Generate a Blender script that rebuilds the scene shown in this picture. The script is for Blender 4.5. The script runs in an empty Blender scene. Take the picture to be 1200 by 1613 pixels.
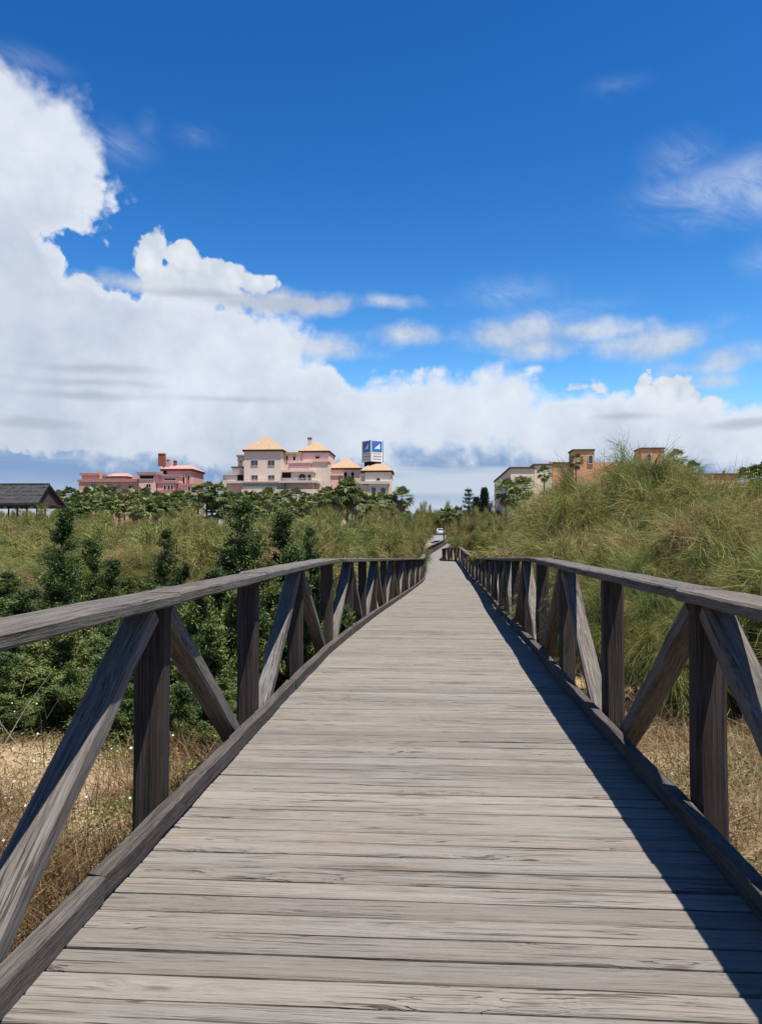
import bpy, math
import numpy as np
from mathutils import Vector, Matrix, Euler

scene = bpy.context.scene
COL = scene.collection
R = math.radians

# ------------------------------------------------------------------ camera
FPX = 1208.0                     # focal length in pixels of the 1200 x 1613 photograph
YAW, PITCH, EYE = R(3.65), R(1.83), 1.40
cam_data = bpy.data.cameras.new('camera')
cam_data.sensor_fit = 'HORIZONTAL'
cam_data.sensor_width = 36.0
cam_data.lens = 36.0 * FPX / 1200.0
cam_data.clip_start = 0.05
cam_data.clip_end = 8000.0
cam = bpy.data.objects.new('camera', cam_data)
cam.location = (0.0, 0.0, EYE)
cam.rotation_euler = (math.pi / 2 + PITCH, 0.0, YAW)
COL.objects.link(cam)
scene.camera = cam
CAM_R = Euler((math.pi / 2 + PITCH, 0.0, YAW)).to_matrix()

def ray(px, py):
    return (CAM_R @ Vector(((px - 600.0) / FPX, (806.5 - py) / FPX, -1.0))).normalized()

def at(px, py, d):
    """world point seen at photo pixel (px, py), d metres along the walk"""
    v = ray(px, py)
    return Vector((0, 0, EYE)) + v * (d / v.y)

# ------------------------------------------------------------------ exposure
scene.view_settings.view_transform = 'Standard'
scene.view_settings.look = 'None'
scene.view_settings.gamma = 1.0
scene.view_settings.use_curve_mapping = False
scene.view_settings.exposure = 1.0
scene.cycles.adaptive_min_samples = 8
scene.cycles.max_bounces = 5
scene.cycles.diffuse_bounces = 3
scene.cycles.glossy_bounces = 2
scene.cycles.transmission_bounces = 3
scene.cycles.transparent_max_bounces = 4

# ------------------------------------------------------------------ sun
TO_SUN = Vector((0.236, -0.20, 1.0)).normalized()
sun_data = bpy.data.lights.new('sun', 'SUN')
sun_data.energy = 5.0
sun_data.angle = R(0.53)
sun_data.color = (1.0, 0.955, 0.89)
sun = bpy.data.objects.new('sun', sun_data)
sun.rotation_euler = TO_SUN.to_track_quat('Z', 'Y').to_euler()
sun.location = (20, -20, 80)
COL.objects.link(sun)

# ------------------------------------------------------------------ sky with clouds, by direction
world = bpy.data.worlds.new('World')
scene.world = world
world.use_nodes = True
WN = world.node_tree
WN.nodes.clear()

class S:
    """a socket with arithmetic"""
    def __init__(s, tree, sock): s.t, s.s = tree, sock
    def _m(s, op, *a, clamp=False):
        n = s.t.nodes.new('ShaderNodeMath'); n.operation = op; n.use_clamp = clamp
        for i, v in enumerate(a):
            if isinstance(v, S): s.t.links.new(v.s, n.inputs[i])
            else: n.inputs[i].default_value = v
        return S(s.t, n.outputs[0])
    def __add__(s, o): return s._m('ADD', s, o)
    def __radd__(s, o): return s._m('ADD', o, s)
    def __sub__(s, o): return s._m('SUBTRACT', s, o)
    def __rsub__(s, o): return s._m('SUBTRACT', o, s)
    def __mul__(s, o): return s._m('MULTIPLY', s, o)
    def __rmul__(s, o): return s._m('MULTIPLY', o, s)
    def max(s, o): return s._m('MAXIMUM', s, o)
    def min(s, o): return s._m('MINIMUM', s, o)
    def smax(s, o, k): return s._m('SMOOTH_MAX', s, o, k)
    def clamp(s): return s._m('ADD', s, 0.0, clamp=True)
    def step(s, a, b, to0=0.0, to1=1.0):
        n = s.t.nodes.new('ShaderNodeMapRange'); n.interpolation_type = 'SMOOTHSTEP'
        s.t.links.new(s.s, n.inputs[0])
        for i, v in enumerate((a, b, to0, to1)): 
            if isinstance(v, S): s.t.links.new(v.s, n.inputs[i + 1])
            else: n.inputs[i + 1].default_value = v
        return S(s.t, n.outputs[0])

def vmath(tree, op, a, b=None):
    n = tree.nodes.new('ShaderNodeVectorMath'); n.operation = op
    for i, v in enumerate((a, b)):
        if v is None: continue
        if hasattr(v, 'is_output'): tree.links.new(v, n.inputs[i])
        else: n.inputs[i].default_value = v
    return n.outputs['Value'] if op in ('LENGTH', 'DOT_PRODUCT') else n.outputs[0]

def noise(tree, vec, scale, detail=6, rough=0.55, dist=0.0, col=False):
    n = tree.nodes.new('ShaderNodeTexNoise')
    n.inputs['Scale'].default_value = scale; n.inputs['Detail'].default_value = detail
    n.inputs['Roughness'].default_value = rough; n.inputs['Distortion'].default_value = dist
    tree.links.new(vec, n.inputs['Vector'])
    return n.outputs['Color'] if col else S(tree, n.outputs[0])

def mixcol(tree, f, a, b, k=1.0):
    n = tree.nodes.new('ShaderNodeMix'); n.data_type = 'RGBA'
    for sock, v in ((n.inputs[0], f), (n.inputs[6], a), (n.inputs[7], b)):
        if isinstance(v, S): tree.links.new(v.s, sock)
        elif hasattr(v, 'is_output'): tree.links.new(v, sock)
        else: sock.default_value = (*[c * k for c in v], 1.0) if isinstance(v, tuple) else v
    return n.outputs[2]

def build_sky():
    t = WN
    tc = t.nodes.new('ShaderNodeTexCoord')
    D = tc.outputs['Generated']
    sep = t.nodes.new('ShaderNodeSeparateXYZ'); t.links.new(D, sep.inputs[0])
    X, Y, Z = (S(t, sep.outputs[i]) for i in range(3))
    az = X._m('ARCTAN2', X, Y) * FPX
    el = Z._m('ARCSINE', Z) * FPX
    comb = t.nodes.new('ShaderNodeCombineXYZ')
    t.links.new(az.s, comb.inputs[0]); t.links.new(el.s, comb.inputs[1])
    UV = comb.outputs[0]
    # streaky coordinates: direction stretched along the horizon
    ST = vmath(t, 'MULTIPLY', D, (1.0, 1.0, 4.5))

    def ae(px, py):
        v = ray(px, py)
        return math.atan2(v.x, v.y) * FPX, math.asin(v.z) * FPX

    C9 = noise(t, D, 9.0, 4, 0.55, col=True)
    C26 = noise(t, D, 26.0, 3, 0.55, col=True)
    def warp(c, amount):
        c = vmath(t, 'SUBTRACT', c, (0.5, 0.5, 0.5))
        c = vmath(t, 'MULTIPLY', c, (amount, amount, 0.0))
        return vmath(t, 'ADD', UV, c)

    def field(uv, blobs, k):
        acc = None
        for (cx, cy, rx, ry) in blobs:
            u0, v0 = ae(cx, cy)
            ru = abs(ae(cx + rx, cy)[0] - ae(cx - rx, cy)[0]) / 2
            rv = abs(ae(cx, cy + ry)[1] - ae(cx, cy - ry)[1]) / 2
            a = vmath(t, 'SUBTRACT', uv, (u0, v0, 0))
            a = vmath(t, 'MULTIPLY', a, (1 / ru, 1 / rv, 0))
            L = S(t, vmath(t, 'LENGTH', a))
            m = min(ru, rv)
            b = L * (-m) + m
            acc = b if acc is None else acc.smax(b, k)
        return acc

    # ---- clear sky
    sky = t.nodes.new('ShaderNodeTexSky')
    sky.sky_type = 'NISHITA'; sky.sun_disc = False
    sky.sun_elevation = math.asin(TO_SUN.z)
    sky.sun_rotation = math.atan2(TO_SUN.x, TO_SUN.y)
    sky.altitude = 0.0; sky.air_density = 1.0; sky.dust_density = 0.25; sky.ozone_density = 2.5
    hsv = t.nodes.new('ShaderNodeHueSaturation')
    hsv.inputs['Saturation'].default_value = SKY_SAT
    t.links.new(sky.outputs[0], hsv.inputs['Color'])
    tint = t.nodes.new('ShaderNodeMix'); tint.data_type = 'RGBA'; tint.blend_type = 'MULTIPLY'
    tint.inputs[0].default_value = 1.0
    t.links.new(hsv.outputs[0], tint.inputs[6]); tint.inputs[7].default_value = SKY_TINT
    gam = t.nodes.new('ShaderNodeGamma'); gam.inputs['Gamma'].default_value = 1.6     # the phone's contrasty blue
    t.links.new(tint.outputs[2], gam.inputs['Color'])
    tint2 = t.nodes.new('ShaderNodeMix'); tint2.data_type = 'RGBA'; tint2.blend_type = 'MULTIPLY'
    tint2.inputs[0].default_value = 1.0
    t.links.new(gam.outputs[0], tint2.inputs[6]); tint2.inputs[7].default_value = (2.95, 1.0, 0.475, 1.0)
    clear = tint2.outputs[2]
    # far cloud deck low over the horizon: slate blue with pale breaks
    n_deck = noise(t, vmath(t, 'MULTIPLY', D, (1.0, 1.0, 7.0)), 3.2, 4, 0.5, 0.3)
    deck = mixcol(t, n_deck.step(0.47, 0.68), (0.24, 0.375, 0.61), (0.57, 0.65, 0.77), CLOUD_K)
    pale = (el + (n_deck - 0.5) * 60.0).step(95.0, 30.0) * 0.9
    deck = mixcol(t, pale, deck, (0.60, 0.67, 0.77), CLOUD_K)
    clear = mixcol(t, el.step(210.0, 120.0), clear, deck)

    # ---- shared noises
    n_big = noise(t, D, 5.0, 5, 0.56)
    n_mid = noise(t, D, 17.0, 6, 0.58)
    n_fine = noise(t, D, 60.0, 4, 0.62)
    n_streak = noise(t, ST, 9.0, 6, 0.6, 0.6)
    vo = t.nodes.new('ShaderNodeTexVoronoi'); vo.feature = 'F1'
    vo.inputs['Scale'].default_value = 30.0
    vo.inputs['Detail'].default_value = 2.0; vo.inputs['Roughness'].default_value = 0.5
    wD = vmath(t, 'ADD', D, vmath(t, 'MULTIPLY', C9, (0.05, 0.05, 0.05)))
    t.links.new(wD, vo.inputs['Vector'])
    puff = S(t, vo.outputs['Distance'])          # small in puff centres
    relief = 0.40 - puff

    # ---- layer 1: the great soft cloud bank
    bank = [(-60, 190, 215, 118), (20, 265, 140, 130), (95, 235, 80, 82), (150, 285, 48, 34), (70, 330, 105, 55),
            (-10, 450, 132, 150), (-60, 560, 260, 150), (100, 520, 150, 100), (220, 540, 150, 90),
            (330, 560, 130, 100), (420, 560, 72, 72), (250, 640, 420, 105), (480, 640, 130, 72), (560, 665, 150, 75),
            (700, 655, 170, 75), (800, 625, 82, 52), (900, 672, 190, 66), (1040, 685, 200, 62),
            (1210, 690, 200, 66), (-250, 640, 300, 120), (1500, 680, 300, 70), (330, 475, 105, 30)]
    F = field(warp(C9, 50), bank, 22)
    edge = F.step(70.0, 14.0)                            # ragged only near the outline
    d1 = F + ((n_mid - 0.5) * 56.0 + (0.42 - puff) * 24.0 + (n_fine - 0.5) * 26.0) * edge
    soft1 = n_big.step(0.42, 0.62, 5.0, 24.0)
    a1 = d1.step(soft1 * -1.0, soft1)
    # ---- sharp cauliflower heads behind it
    heads = [(240, 392, 25, 33), (232, 420, 22, 40), (288, 405, 33, 30), (345, 428, 55, 25), (395, 445, 40, 18), (300, 452, 90, 34),
             (1012, 607, 14, 17), (1035, 622, 28, 20), (1060, 612, 34, 20), (1095, 622, 20, 10), (1060, 640, 75, 24),
             (905, 612, 16, 7), (945, 612, 13, 9)]
    Fh = field(warp(C26, 10), heads, 7)
    dh = Fh + 6.0 + (0.42 - puff) * 15.0 + (n_fine - 0.5) * 12.0
    ah = dh.step(-2.0, 3.5)
    # ---- layer 2: grey-white mid clouds with ragged soft edges
    mids = [(820, 525, 92, 26), (845, 545, 60, 18), (905, 522, 60, 16), (645, 528, 58, 15), (1040, 540, 88, 24), (1145, 562, 46, 19), (1100, 578, 44, 9),
            (1125, 600, 40, 9), (600, 477, 36, 6), (520, 552, 48, 10), (445, 478, 112, 19), (240, 448, 110, 12),
            (985, 520, 60, 7)]
    Fm = field(warp(C9, 34), mids, 8)
    dm = Fm + (n_streak - 0.5) * 16.0 + (n_mid - 0.5) * 34
    am = dm.step(-12.0, 14.0) * (n_mid.step(0.3, 0.6, 0.55, 0.9))
    # ---- layer 3: cirrus wisps
    cir = [(1160, 300, 140, 50), (1205, 318, 70, 44), (1075, 250, 50, 30), (1060, 305, 70, 26), (810, 460, 60, 18), (880, 492, 70, 16), (305, 203, 10, 5), (236, 193, 6, 8),
           (975, 137, 14, 6), (185, 225, 40, 22), (45, 102, 46, 20), (1200, 410, 30, 20), (1110, 330, 70, 16)]
    tilt = t.nodes.new('ShaderNodeVectorRotate'); tilt.rotation_type = 'Y_AXIS'
    tilt.inputs['Angle'].default_value = R(-24)
    t.links.new(D, tilt.inputs['Vector'])
    TD = vmath(t, 'MULTIPLY', tilt.outputs[0], (1.0, 1.0, 2.8))
    n_cir = noise(t, TD, 10.0, 8, 0.68, 1.1)
    Fc = field(warp(C9, 60), cir, 12)
    ac = Fc.step(-22, 74) * n_cir.step(0.26, 0.74) * 0.9
    # ---- grey streaks lying across the bank
    strk = [(150, 579, 92, 7), (130, 601, 86, 4.5), (140, 622, 84, 6.5), (370, 632, 80, 5), (450, 480, 110, 13), (330, 464, 100, 6), (60, 665, 70, 10), (1180, 668, 60, 9), (980, 655, 40, 5)]
    Fs = field(warp(C9, 20), strk, 4)
    as_ = (Fs + (n_streak - 0.5) * 10.0).step(-4.0, 6.0) * 0.75

    # ---- colours (what the clouds send back)
    lowgrey = (el + (n_mid - 0.5) * 40.0 + (n_big - 0.5) * 90.0).step(95.0, 210.0)                       # flat bases are greyer
    body = (n_big.step(0.36, 0.62) * 0.52 + n_mid.step(0.32, 0.7) * 0.20 + lowgrey * 0.22 + relief * 0.22 + 0.02).clamp()
    c_bank = mixcol(t, body, (0.53, 0.605, 0.735), (0.83, 0.875, 0.955), CLOUD_K)
    rim = (d1.step(26.0, 4.0) * lowgrey * 0.45)
    c_bank = mixcol(t, rim, c_bank, (0.90, 0.93, 0.98), CLOUD_K)
    c_head = mixcol(t, (0.62 + relief * 0.9 + (n_mid - 0.5) * 0.8).clamp(), (0.62, 0.69, 0.79), (0.97, 0.98, 1.0), CLOUD_K)
    c_mid = mixcol(t, n_mid.step(0.3, 0.7), (0.52, 0.58, 0.68), (0.70, 0.75, 0.83), CLOUD_K)

    out = mixcol(t, ac, clear, (0.80, 0.86, 0.95), CLOUD_K)
    out = mixcol(t, ah, out, c_head)
    # the bank thins out below its base
    a1 = a1 * (el + (n_streak - 0.5) * 50.0 + (n_big - 0.5) * 60.0).step(44.0, 118.0)
    out = mixcol(t, a1 * 0.97, out, c_bank)
    out = mixcol(t, am, out, c_mid)
    out = mixcol(t, as_ * a1.max(ah).max(am), out, (0.44, 0.50, 0.61), CLOUD_K)
    # the rest of the sky: the same blue, a broken bank low over the horizon all round
    rest = (n_big - 0.5) * 260 + (el * -1.0 + 215.0) * 0.55
    c_rest = mixcol(t, (n_big.step(0.34, 0.66) * 0.42 + lowgrey * 0.5).clamp(), (0.50, 0.58, 0.72), (0.77, 0.825, 0.92), CLOUD_K)
    plain_sky = mixcol(t, rest.step(-12.0, 12.0) * el.step(70.0, 125.0), clear, c_rest)
    ahead = az._m('LESS_THAN', az._m('ABSOLUTE', az), 1000.0) * el._m('LESS_THAN', el, 860.0)
    bgs = []
    for c in (plain_sky, out):
        bg = t.nodes.new('ShaderNodeBackground')
        bg.inputs['Strength'].default_value = SKY_STRENGTH
        t.links.new(c, bg.inputs['Color']); bgs.append(bg)
    mx = t.nodes.new('ShaderNodeMixShader')
    t.links.new(ahead.s, mx.inputs[0])
    t.links.new(bgs[0].outputs[0], mx.inputs[1]); t.links.new(bgs[1].outputs[0], mx.inputs[2])
    wo = t.nodes.new('ShaderNodeOutputWorld')
    t.links.new(mx.outputs[0], wo.inputs['Surface'])

SKY_STRENGTH = 0.05
CLOUD_K = 10.0          # cloud colours are written as the brightness seen
SKY_SAT = 1.35
SKY_TINT = (0.62, 0.95, 1.25, 1.0)
build_sky()
world.cycles.sampling_method = 'NONE'

# ==================================================================== helpers
rng = np.random.default_rng(7)

def tag(o, label=None, cat=None, group=None, kind=None):
    if label: o['label'] = label
    if cat: o['category'] = cat
    if group: o['group'] = group
    if kind: o['kind'] = kind
    return o

def empty(name, loc=(0, 0, 0), rz=0.0, parent=None):
    o = bpy.data.objects.new(name, None)
    o.empty_display_size = 0.2
    o.location = loc; o.rotation_euler = (0, 0, rz)
    COL.objects.link(o)
    if parent: o.parent = parent
    return o

def link(name, me, parent=None, loc=None, mat4=None):
    o = bpy.data.objects.new(name, me)
    COL.objects.link(o)
    if parent is not None: o.parent = parent
    if loc is not None: o.location = loc
    if mat4 is not None: o.matrix_basis = mat4
    return o

def copy_tree(o, parent=None):
    c = o.copy(); COL.objects.link(c)
    if parent is not None: c.parent = parent
    for ch in [x for x in o.children]:
        copy_tree(ch, c)
    return c

def mesh_np(name, verts, faces, mat, attrs=None, smooth=False):
    """verts (n,3), faces list of arrays of equal-size polygons; attrs: dict of per-vertex floats"""
    me = bpy.data.meshes.new(name)
    verts = np.asarray(verts, dtype=np.float32)
    if not isinstance(faces, (list, tuple)): faces = [faces]
    me.vertices.add(len(verts)); me.vertices.foreach_set('co', verts.ravel())
    li = np.concatenate([np.asarray(f, dtype=np.int32).ravel() for f in faces])
    tot = np.concatenate([np.full(len(f), np.asarray(f).shape[1], dtype=np.int32) for f in faces])
    start = np.concatenate([[0], np.cumsum(tot)[:-1]]).astype(np.int32)
    me.loops.add(len(li)); me.loops.foreach_set('vertex_index', li)
    me.polygons.add(len(tot)); me.polygons.foreach_set('loop_start', start)
    me.polygons.foreach_set('loop_total', tot)
    if smooth: me.polygons.foreach_set('use_smooth', np.ones(len(tot), dtype=bool))
    for k, v in (attrs or {}).items():
        a = me.attributes.new(k, 'FLOAT', 'POINT'); a.data.foreach_set('value', np.asarray(v, dtype=np.float32))
    me.materials.append(mat)
    me.update(calc_edges=True)
    me.validate()
    return me

class MB:
    """collects simple solids into one mesh"""
    def __init__(s): s.v, s.f = [], []
    def poly(s, vs, fs):
        o = len(s.v); s.v += [tuple(v) for v in vs]; s.f += [tuple(i + o for i in f) for f in fs]; return s
    def box(s, x0, x1, y0, y1, z0, z1):
        return s.poly([(x0, y0, z0), (x1, y0, z0), (x1, y1, z0), (x0, y1, z0), (x0, y0, z1), (x1, y0, z1), (x1, y1, z1), (x0, y1, z1)],
                      [(0, 3, 2, 1), (4, 5, 6, 7), (0, 1, 5, 4), (1, 2, 6, 5), (2, 3, 7, 6), (3, 0, 4, 7)])
    def hip(s, x0, x1, y0, y1, z0, z1, rx=0.0, ry=0.0):
        """hipped roof with a ridge of half lengths rx, ry"""
        cx, cy = (x0 + x1) / 2, (y0 + y1) / 2
        rx = max(rx, 0.05); ry = max(ry, 0.05)
        return s.poly([(x0, y0, z0), (x1, y0, z0), (x1, y1, z0), (x0, y1, z0),
                       (cx - rx, cy - ry, z1), (cx + rx, cy - ry, z1), (cx + rx, cy + ry, z1), (cx - rx, cy + ry, z1)],
                      [(0, 3, 2, 1), (4, 5, 6, 7), (0, 1, 5, 4), (1, 2, 6, 5), (2, 3, 7, 6), (3, 0, 4, 7)])
    def prism(s, pts, y0, y1):
        """outline in xz pushed from y0 to y1 (outline counter-clockwise seen from -y)"""
        n = len(pts)
        vs = [(x, y0, z) for x, z in pts] + [(x, y1, z) for x, z in pts]
        fs = [tuple(range(n)), tuple(range(2 * n - 1, n - 1, -1))]
        fs += [(i, n + i, n + (i + 1) % n, (i + 1) % n) for i in range(n)]
        return s.poly(vs, fs)
    def tube(s, pts, rad, n=6):
        rings = []
        for i, p in enumerate(pts):
            p = Vector(p)
            t = (Vector(pts[min(i + 1, len(pts) - 1)]) - Vector(pts[max(i - 1, 0)])).normalized()
            a = t.cross(Vector((0.31, 0.84, 0.2)) if abs(t.z) > 0.7 else Vector((0, 0, 1))).normalized(); b = t.cross(a)
            r = rad[i] if hasattr(rad, '__len__') else rad
            rings.append([p + (a * math.cos(k * 2 * math.pi / n) + b * math.sin(k * 2 * math.pi / n)) * r for k in range(n)])
        vs = [v for r in rings for v in r]; m = len(pts)
        fs = [(i * n + k, i * n + (k + 1) % n, (i + 1) * n + (k + 1) % n, (i + 1) * n + k) for i in range(m - 1) for k in range(n)]
        fs += [tuple(range(n - 1, -1, -1)), tuple((m - 1) * n + k for k in range(n))]
        return s.poly(vs, fs)
    def mesh(s, name, mat, smooth=False):
        me = bpy.data.meshes.new(name); me.from_pydata(s.v, [], s.f); me.materials.append(mat)
        if smooth: me.polygons.foreach_set('use_smooth', [True] * len(me.polygons))
        me.update(); return me
    def build(s, name, mat, parent=None, loc=None, smooth=False):
        return link(name, s.mesh(name, mat, smooth), parent, loc)

# ------------------------------------------------------------------ materials
def new_mat(name, rough=0.85, spec=0.2):
    m = bpy.data.materials.new(name); m.use_nodes = True
    t = m.node_tree
    b = t.nodes['Principled BSDF']
    b.inputs['Roughness'].default_value = rough
    b.inputs['Specular IOR Level'].default_value = spec
    return m, t, b

def ramp(t, fac, stops):
    n = t.nodes.new('ShaderNodeValToRGB')
    e = n.color_ramp.elements
    while len(e) < len(stops): e.new(0.5)
    for i, (p, c) in enumerate(stops):
        e[i].position = p; e[i].color = (*c, 1.0)
    t.links.new(fac.s if isinstance(fac, S) else fac, n.inputs[0])
    return n.outputs[0]

def bump(t, b, h, strength, dist):
    n = t.nodes.new('ShaderNodeBump')
    n.inputs['Strength'].default_value = strength; n.inputs['Distance'].default_value = dist
    t.links.new(h.s if isinstance(h, S) else h, n.inputs['Height'])
    t.links.new(n.outputs[0], b.inputs['Normal'])

def wood_mat(name, dark, mid, light, warm, crack=(0.03, 0.025, 0.022), knots=True, varied=1.0):
    """weathered timber, grain along the piece's own X axis, every piece different"""
    m, t, b = new_mat(name, 0.88, 0.15)
    tc = t.nodes.new('ShaderNodeTexCoord'); oi = t.nodes.new('ShaderNodeObjectInfo')
    rnd = S(t, oi.outputs['Random'])
    cmb = t.nodes.new('ShaderNodeCombineXYZ')
    t.links.new((rnd * 91.0).s, cmb.inputs[0]); t.links.new((rnd * 37.0).s, cmb.inputs[1]); t.links.new((rnd * 53.0).s, cmb.inputs[2])
    P = vmath(t, 'ADD', tc.outputs['Object'], cmb.outputs[0])
    # knots push the grain aside
    kv = vmath(t, 'MULTIPLY', P, (1.7, 6.5, 6.5))
    vo = t.nodes.new('ShaderNodeTexVoronoi'); vo.inputs['Scale'].default_value = 1.0
    t.links.new(kv, vo.inputs['Vector'])
    kd = S(t, vo.outputs['Distance'])
    kn = kd.step(0.42, 0.02)
    sepP = t.nodes.new('ShaderNodeSeparateXYZ'); t.links.new(P, sepP.inputs[0])
    cm2 = t.nodes.new('ShaderNodeCombineXYZ')
    t.links.new(sepP.outputs[0], cm2.inputs[0])
    t.links.new((S(t, sepP.outputs[1]) + kn * 0.022).s, cm2.inputs[1])
    t.links.new((S(t, sepP.outputs[2]) + kn * 0.022).s, cm2.inputs[2])
    G = cm2.outputs[0]
    g1 = noise(t, vmath(t, 'MULTIPLY', G, (2.6, 74.0, 74.0)), 1.0, 6, 0.66, 0.5)
    g2 = noise(t, vmath(t, 'MULTIPLY', G, (0.55, 11.0, 11.0)), 1.0, 4, 0.55, 0.5)
    g3 = noise(t, vmath(t, 'MULTIPLY', G, (9.0, 260.0, 260.0)), 1.0, 3, 0.65)
    col = ramp(t, (g1 * 0.48 + g2 * 0.14 + g3 * 0.38), [(0.36, dark), (0.455, mid), (0.59, light)])
    # each board its own tone
    tone = ramp(t, rnd, [(0.0, (0.74, 0.72, 0.70)), (0.3, (1.0, 0.98, 0.95)), (0.5, (0.88, 0.88, 0.88)), (0.7, (1.03, 0.97, 0.89)), (0.85, (0.84, 0.81, 0.77)), (1.0, (1.14, 1.12, 1.09))])
    mx = t.nodes.new('ShaderNodeMix'); mx.data_type = 'RGBA'; mx.blend_type = 'MULTIPLY'; mx.inputs[0].default_value = varied
    t.links.new(col, mx.inputs[6]); t.links.new(tone, mx.inputs[7])
    col = mx.outputs[2]
    # brown stretches where the grey skin has worn off
    wn = noise(t, vmath(t, 'MULTIPLY', P, (0.8, 7.0, 7.0)), 1.0, 4, 0.6)
    col = mixcol(t, wn.step(0.56, 0.72) * 0.6, col, warm)
    # long drying cracks
    ck = noise(t, vmath(t, 'MULTIPLY', G, (0.75, 30.0, 30.0)), 1.0, 3, 0.5, 0.2)
    ckl = (ck - 0.5)._m('ABSOLUTE', ck - 0.5).step(0.016, 0.004) * noise(t, vmath(t, 'MULTIPLY', P, (1.3, 3.0, 3.0)), 1.0, 2).step(0.46, 0.58)
    col = mixcol(t, ckl * 0.8, col, crack)
    if knots:
        col = mixcol(t, kd.step(0.11, 0.03) * 0.55, col, (warm[0] * 0.45, warm[1] * 0.42, warm[2] * 0.4))
    t.links.new(col, b.inputs['Base Color'])
    bump(t, b, g1 * 0.6 + g3 * 0.4 - ckl * 1.6, 0.7, 0.008)
    return m

def leaf_mat(name, stops, trans=0.25, rough=0.6):
    """foliage; 'tint' (0-1, per twig) picks the leaf's own colour"""
    m, t, b = new_mat(name, rough, 0.25)
    at_ = t.nodes.new('ShaderNodeAttribute'); at_.attribute_name = 'tint'
    oi = t.nodes.new('ShaderNodeObjectInfo')
    f = S(t, at_.outputs['Fac']) + (S(t, oi.outputs['Random']) - 0.5) * 0.22
    col = ramp(t, f.clamp(), stops)
    t.links.new(col, b.inputs['Base Color'])
    if trans:
        tr = t.nodes.new('ShaderNodeBsdfTranslucent'); t.links.new(col, tr.inputs['Color'])
        mx = t.nodes.new('ShaderNodeMixShader'); mx.inputs[0].default_value = trans
        t.links.new(b.outputs[0], mx.inputs[1]); t.links.new(tr.outputs[0], mx.inputs[2])
        t.links.new(mx.outputs[0], t.nodes['Material Output'].inputs['Surface'])
    return m

def stucco(name, col, var=0.10, rough=0.9):
    m, t, b = new_mat(name, rough, 0.1)
    tc = t.nodes.new('ShaderNodeTexCoord')
    n = noise(t, tc.outputs['Object'], 0.6, 5, 0.6)
    n2 = noise(t, vmath(t, 'MULTIPLY', tc.outputs['Object'], (1.4, 1.4, 0.22)), 1.0, 4, 0.6)
    f = n * 0.5 + n2 * 0.5
    t.links.new(ramp(t, f, [(0.3, tuple(c * (1 - var) for c in col)), (0.7, tuple(min(1, c * (1 + var)) for c in col))]), b.inputs['Base Color'])
    bump(t, b, noise(t, tc.outputs['Object'], 9.0, 3), 0.2, 0.02)
    return m

def plain(name, col, rough=0.6, spec=0.3, metal=0.0):
    m, t, b = new_mat(name, rough, spec)
    tc = t.nodes.new('ShaderNodeTexCoord')
    n = noise(t, tc.outputs['Object'], 3.0, 3)
    t.links.new(ramp(t, n, [(0.3, tuple(c * 0.94 for c in col)), (0.7, tuple(min(1, c * 1.05) for c in col))]), b.inputs['Base Color'])
    b.inputs['Metallic'].default_value = metal
    return m

def tile_mat(name, a, c):
    m, t, b = new_mat(name, 0.85, 0.15)
    tc = t.nodes.new('ShaderNodeTexCoord')
    n = noise(t, tc.outputs['Object'], 1.3, 5, 0.65)
    w = t.nodes.new('ShaderNodeTexWave'); w.wave_type = 'BANDS'; w.bands_direction = 'Z'
    w.inputs['Scale'].default_value = 0.9; w.inputs['Distortion'].default_value = 0.6
    t.links.new(tc.outputs['Object'], w.inputs['Vector'])
    t.links.new(ramp(t, n * 0.8 + S(t, w.outputs[0]) * 0.2, [(0.32, a), (0.68, c)]), b.inputs['Base Color'])
    bump(t, b, S(t, w.outputs[0]), 0.5, 0.05)
    return m

M = {}
M['deck'] = wood_mat('deck_wood', (0.064, 0.053, 0.044), (0.154, 0.139, 0.122), (0.198, 0.182, 0.163), (0.125, 0.090, 0.062))
M['rail'] = wood_mat('rail_wood', (0.026, 0.022, 0.019), (0.082, 0.072, 0.063), (0.138, 0.126, 0.114), (0.066, 0.047, 0.034))
M['brace'] = wood_mat('brace_wood', (0.026, 0.021, 0.018), (0.086, 0.077, 0.069), (0.165, 0.152, 0.140), (0.050, 0.032, 0.021))
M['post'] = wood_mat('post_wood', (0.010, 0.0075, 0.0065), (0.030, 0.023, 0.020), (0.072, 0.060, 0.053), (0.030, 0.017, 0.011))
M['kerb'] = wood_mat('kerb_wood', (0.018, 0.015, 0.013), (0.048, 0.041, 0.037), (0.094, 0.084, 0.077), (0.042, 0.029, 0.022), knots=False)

# ==================================================================== the lie of the land and of the walk
ZK = np.array([(-60, 0.3), (-5, 0), (9.7, 0), (15, -.15), (20, -.29), (36, -.74), (41, -.86), (48, -.78), (60, -.55),
               (69, -.80), (85, -1.13), (100, -1.2), (125, -.74), (150, -.25), (170, 0.2), (400, 0.8)])
CK = np.array([(-60, -.03), (0, -.03), (8, 0.0), (15.6, .20), (25, .55), (36, .90), (48, 1.02), (60, 1.0), (69, -.05), (85, 0.0),
               (100, .8), (125, 2.55), (150, 4.2), (170, 5.2), (400, 12)])
def deck_z(d):
    d = np.asarray(d, dtype=float)
    return sum(np.interp(d + o, ZK[:, 0], ZK[:, 1]) for o in (-0.45, -0.15, 0.15, 0.45)) / 4
def deck_x(d):
    d = np.asarray(d, dtype=float)
    return sum(np.interp(d + o, CK[:, 0], CK[:, 1]) for o in (-0.45, -0.15, 0.15, 0.45)) / 4

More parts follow.
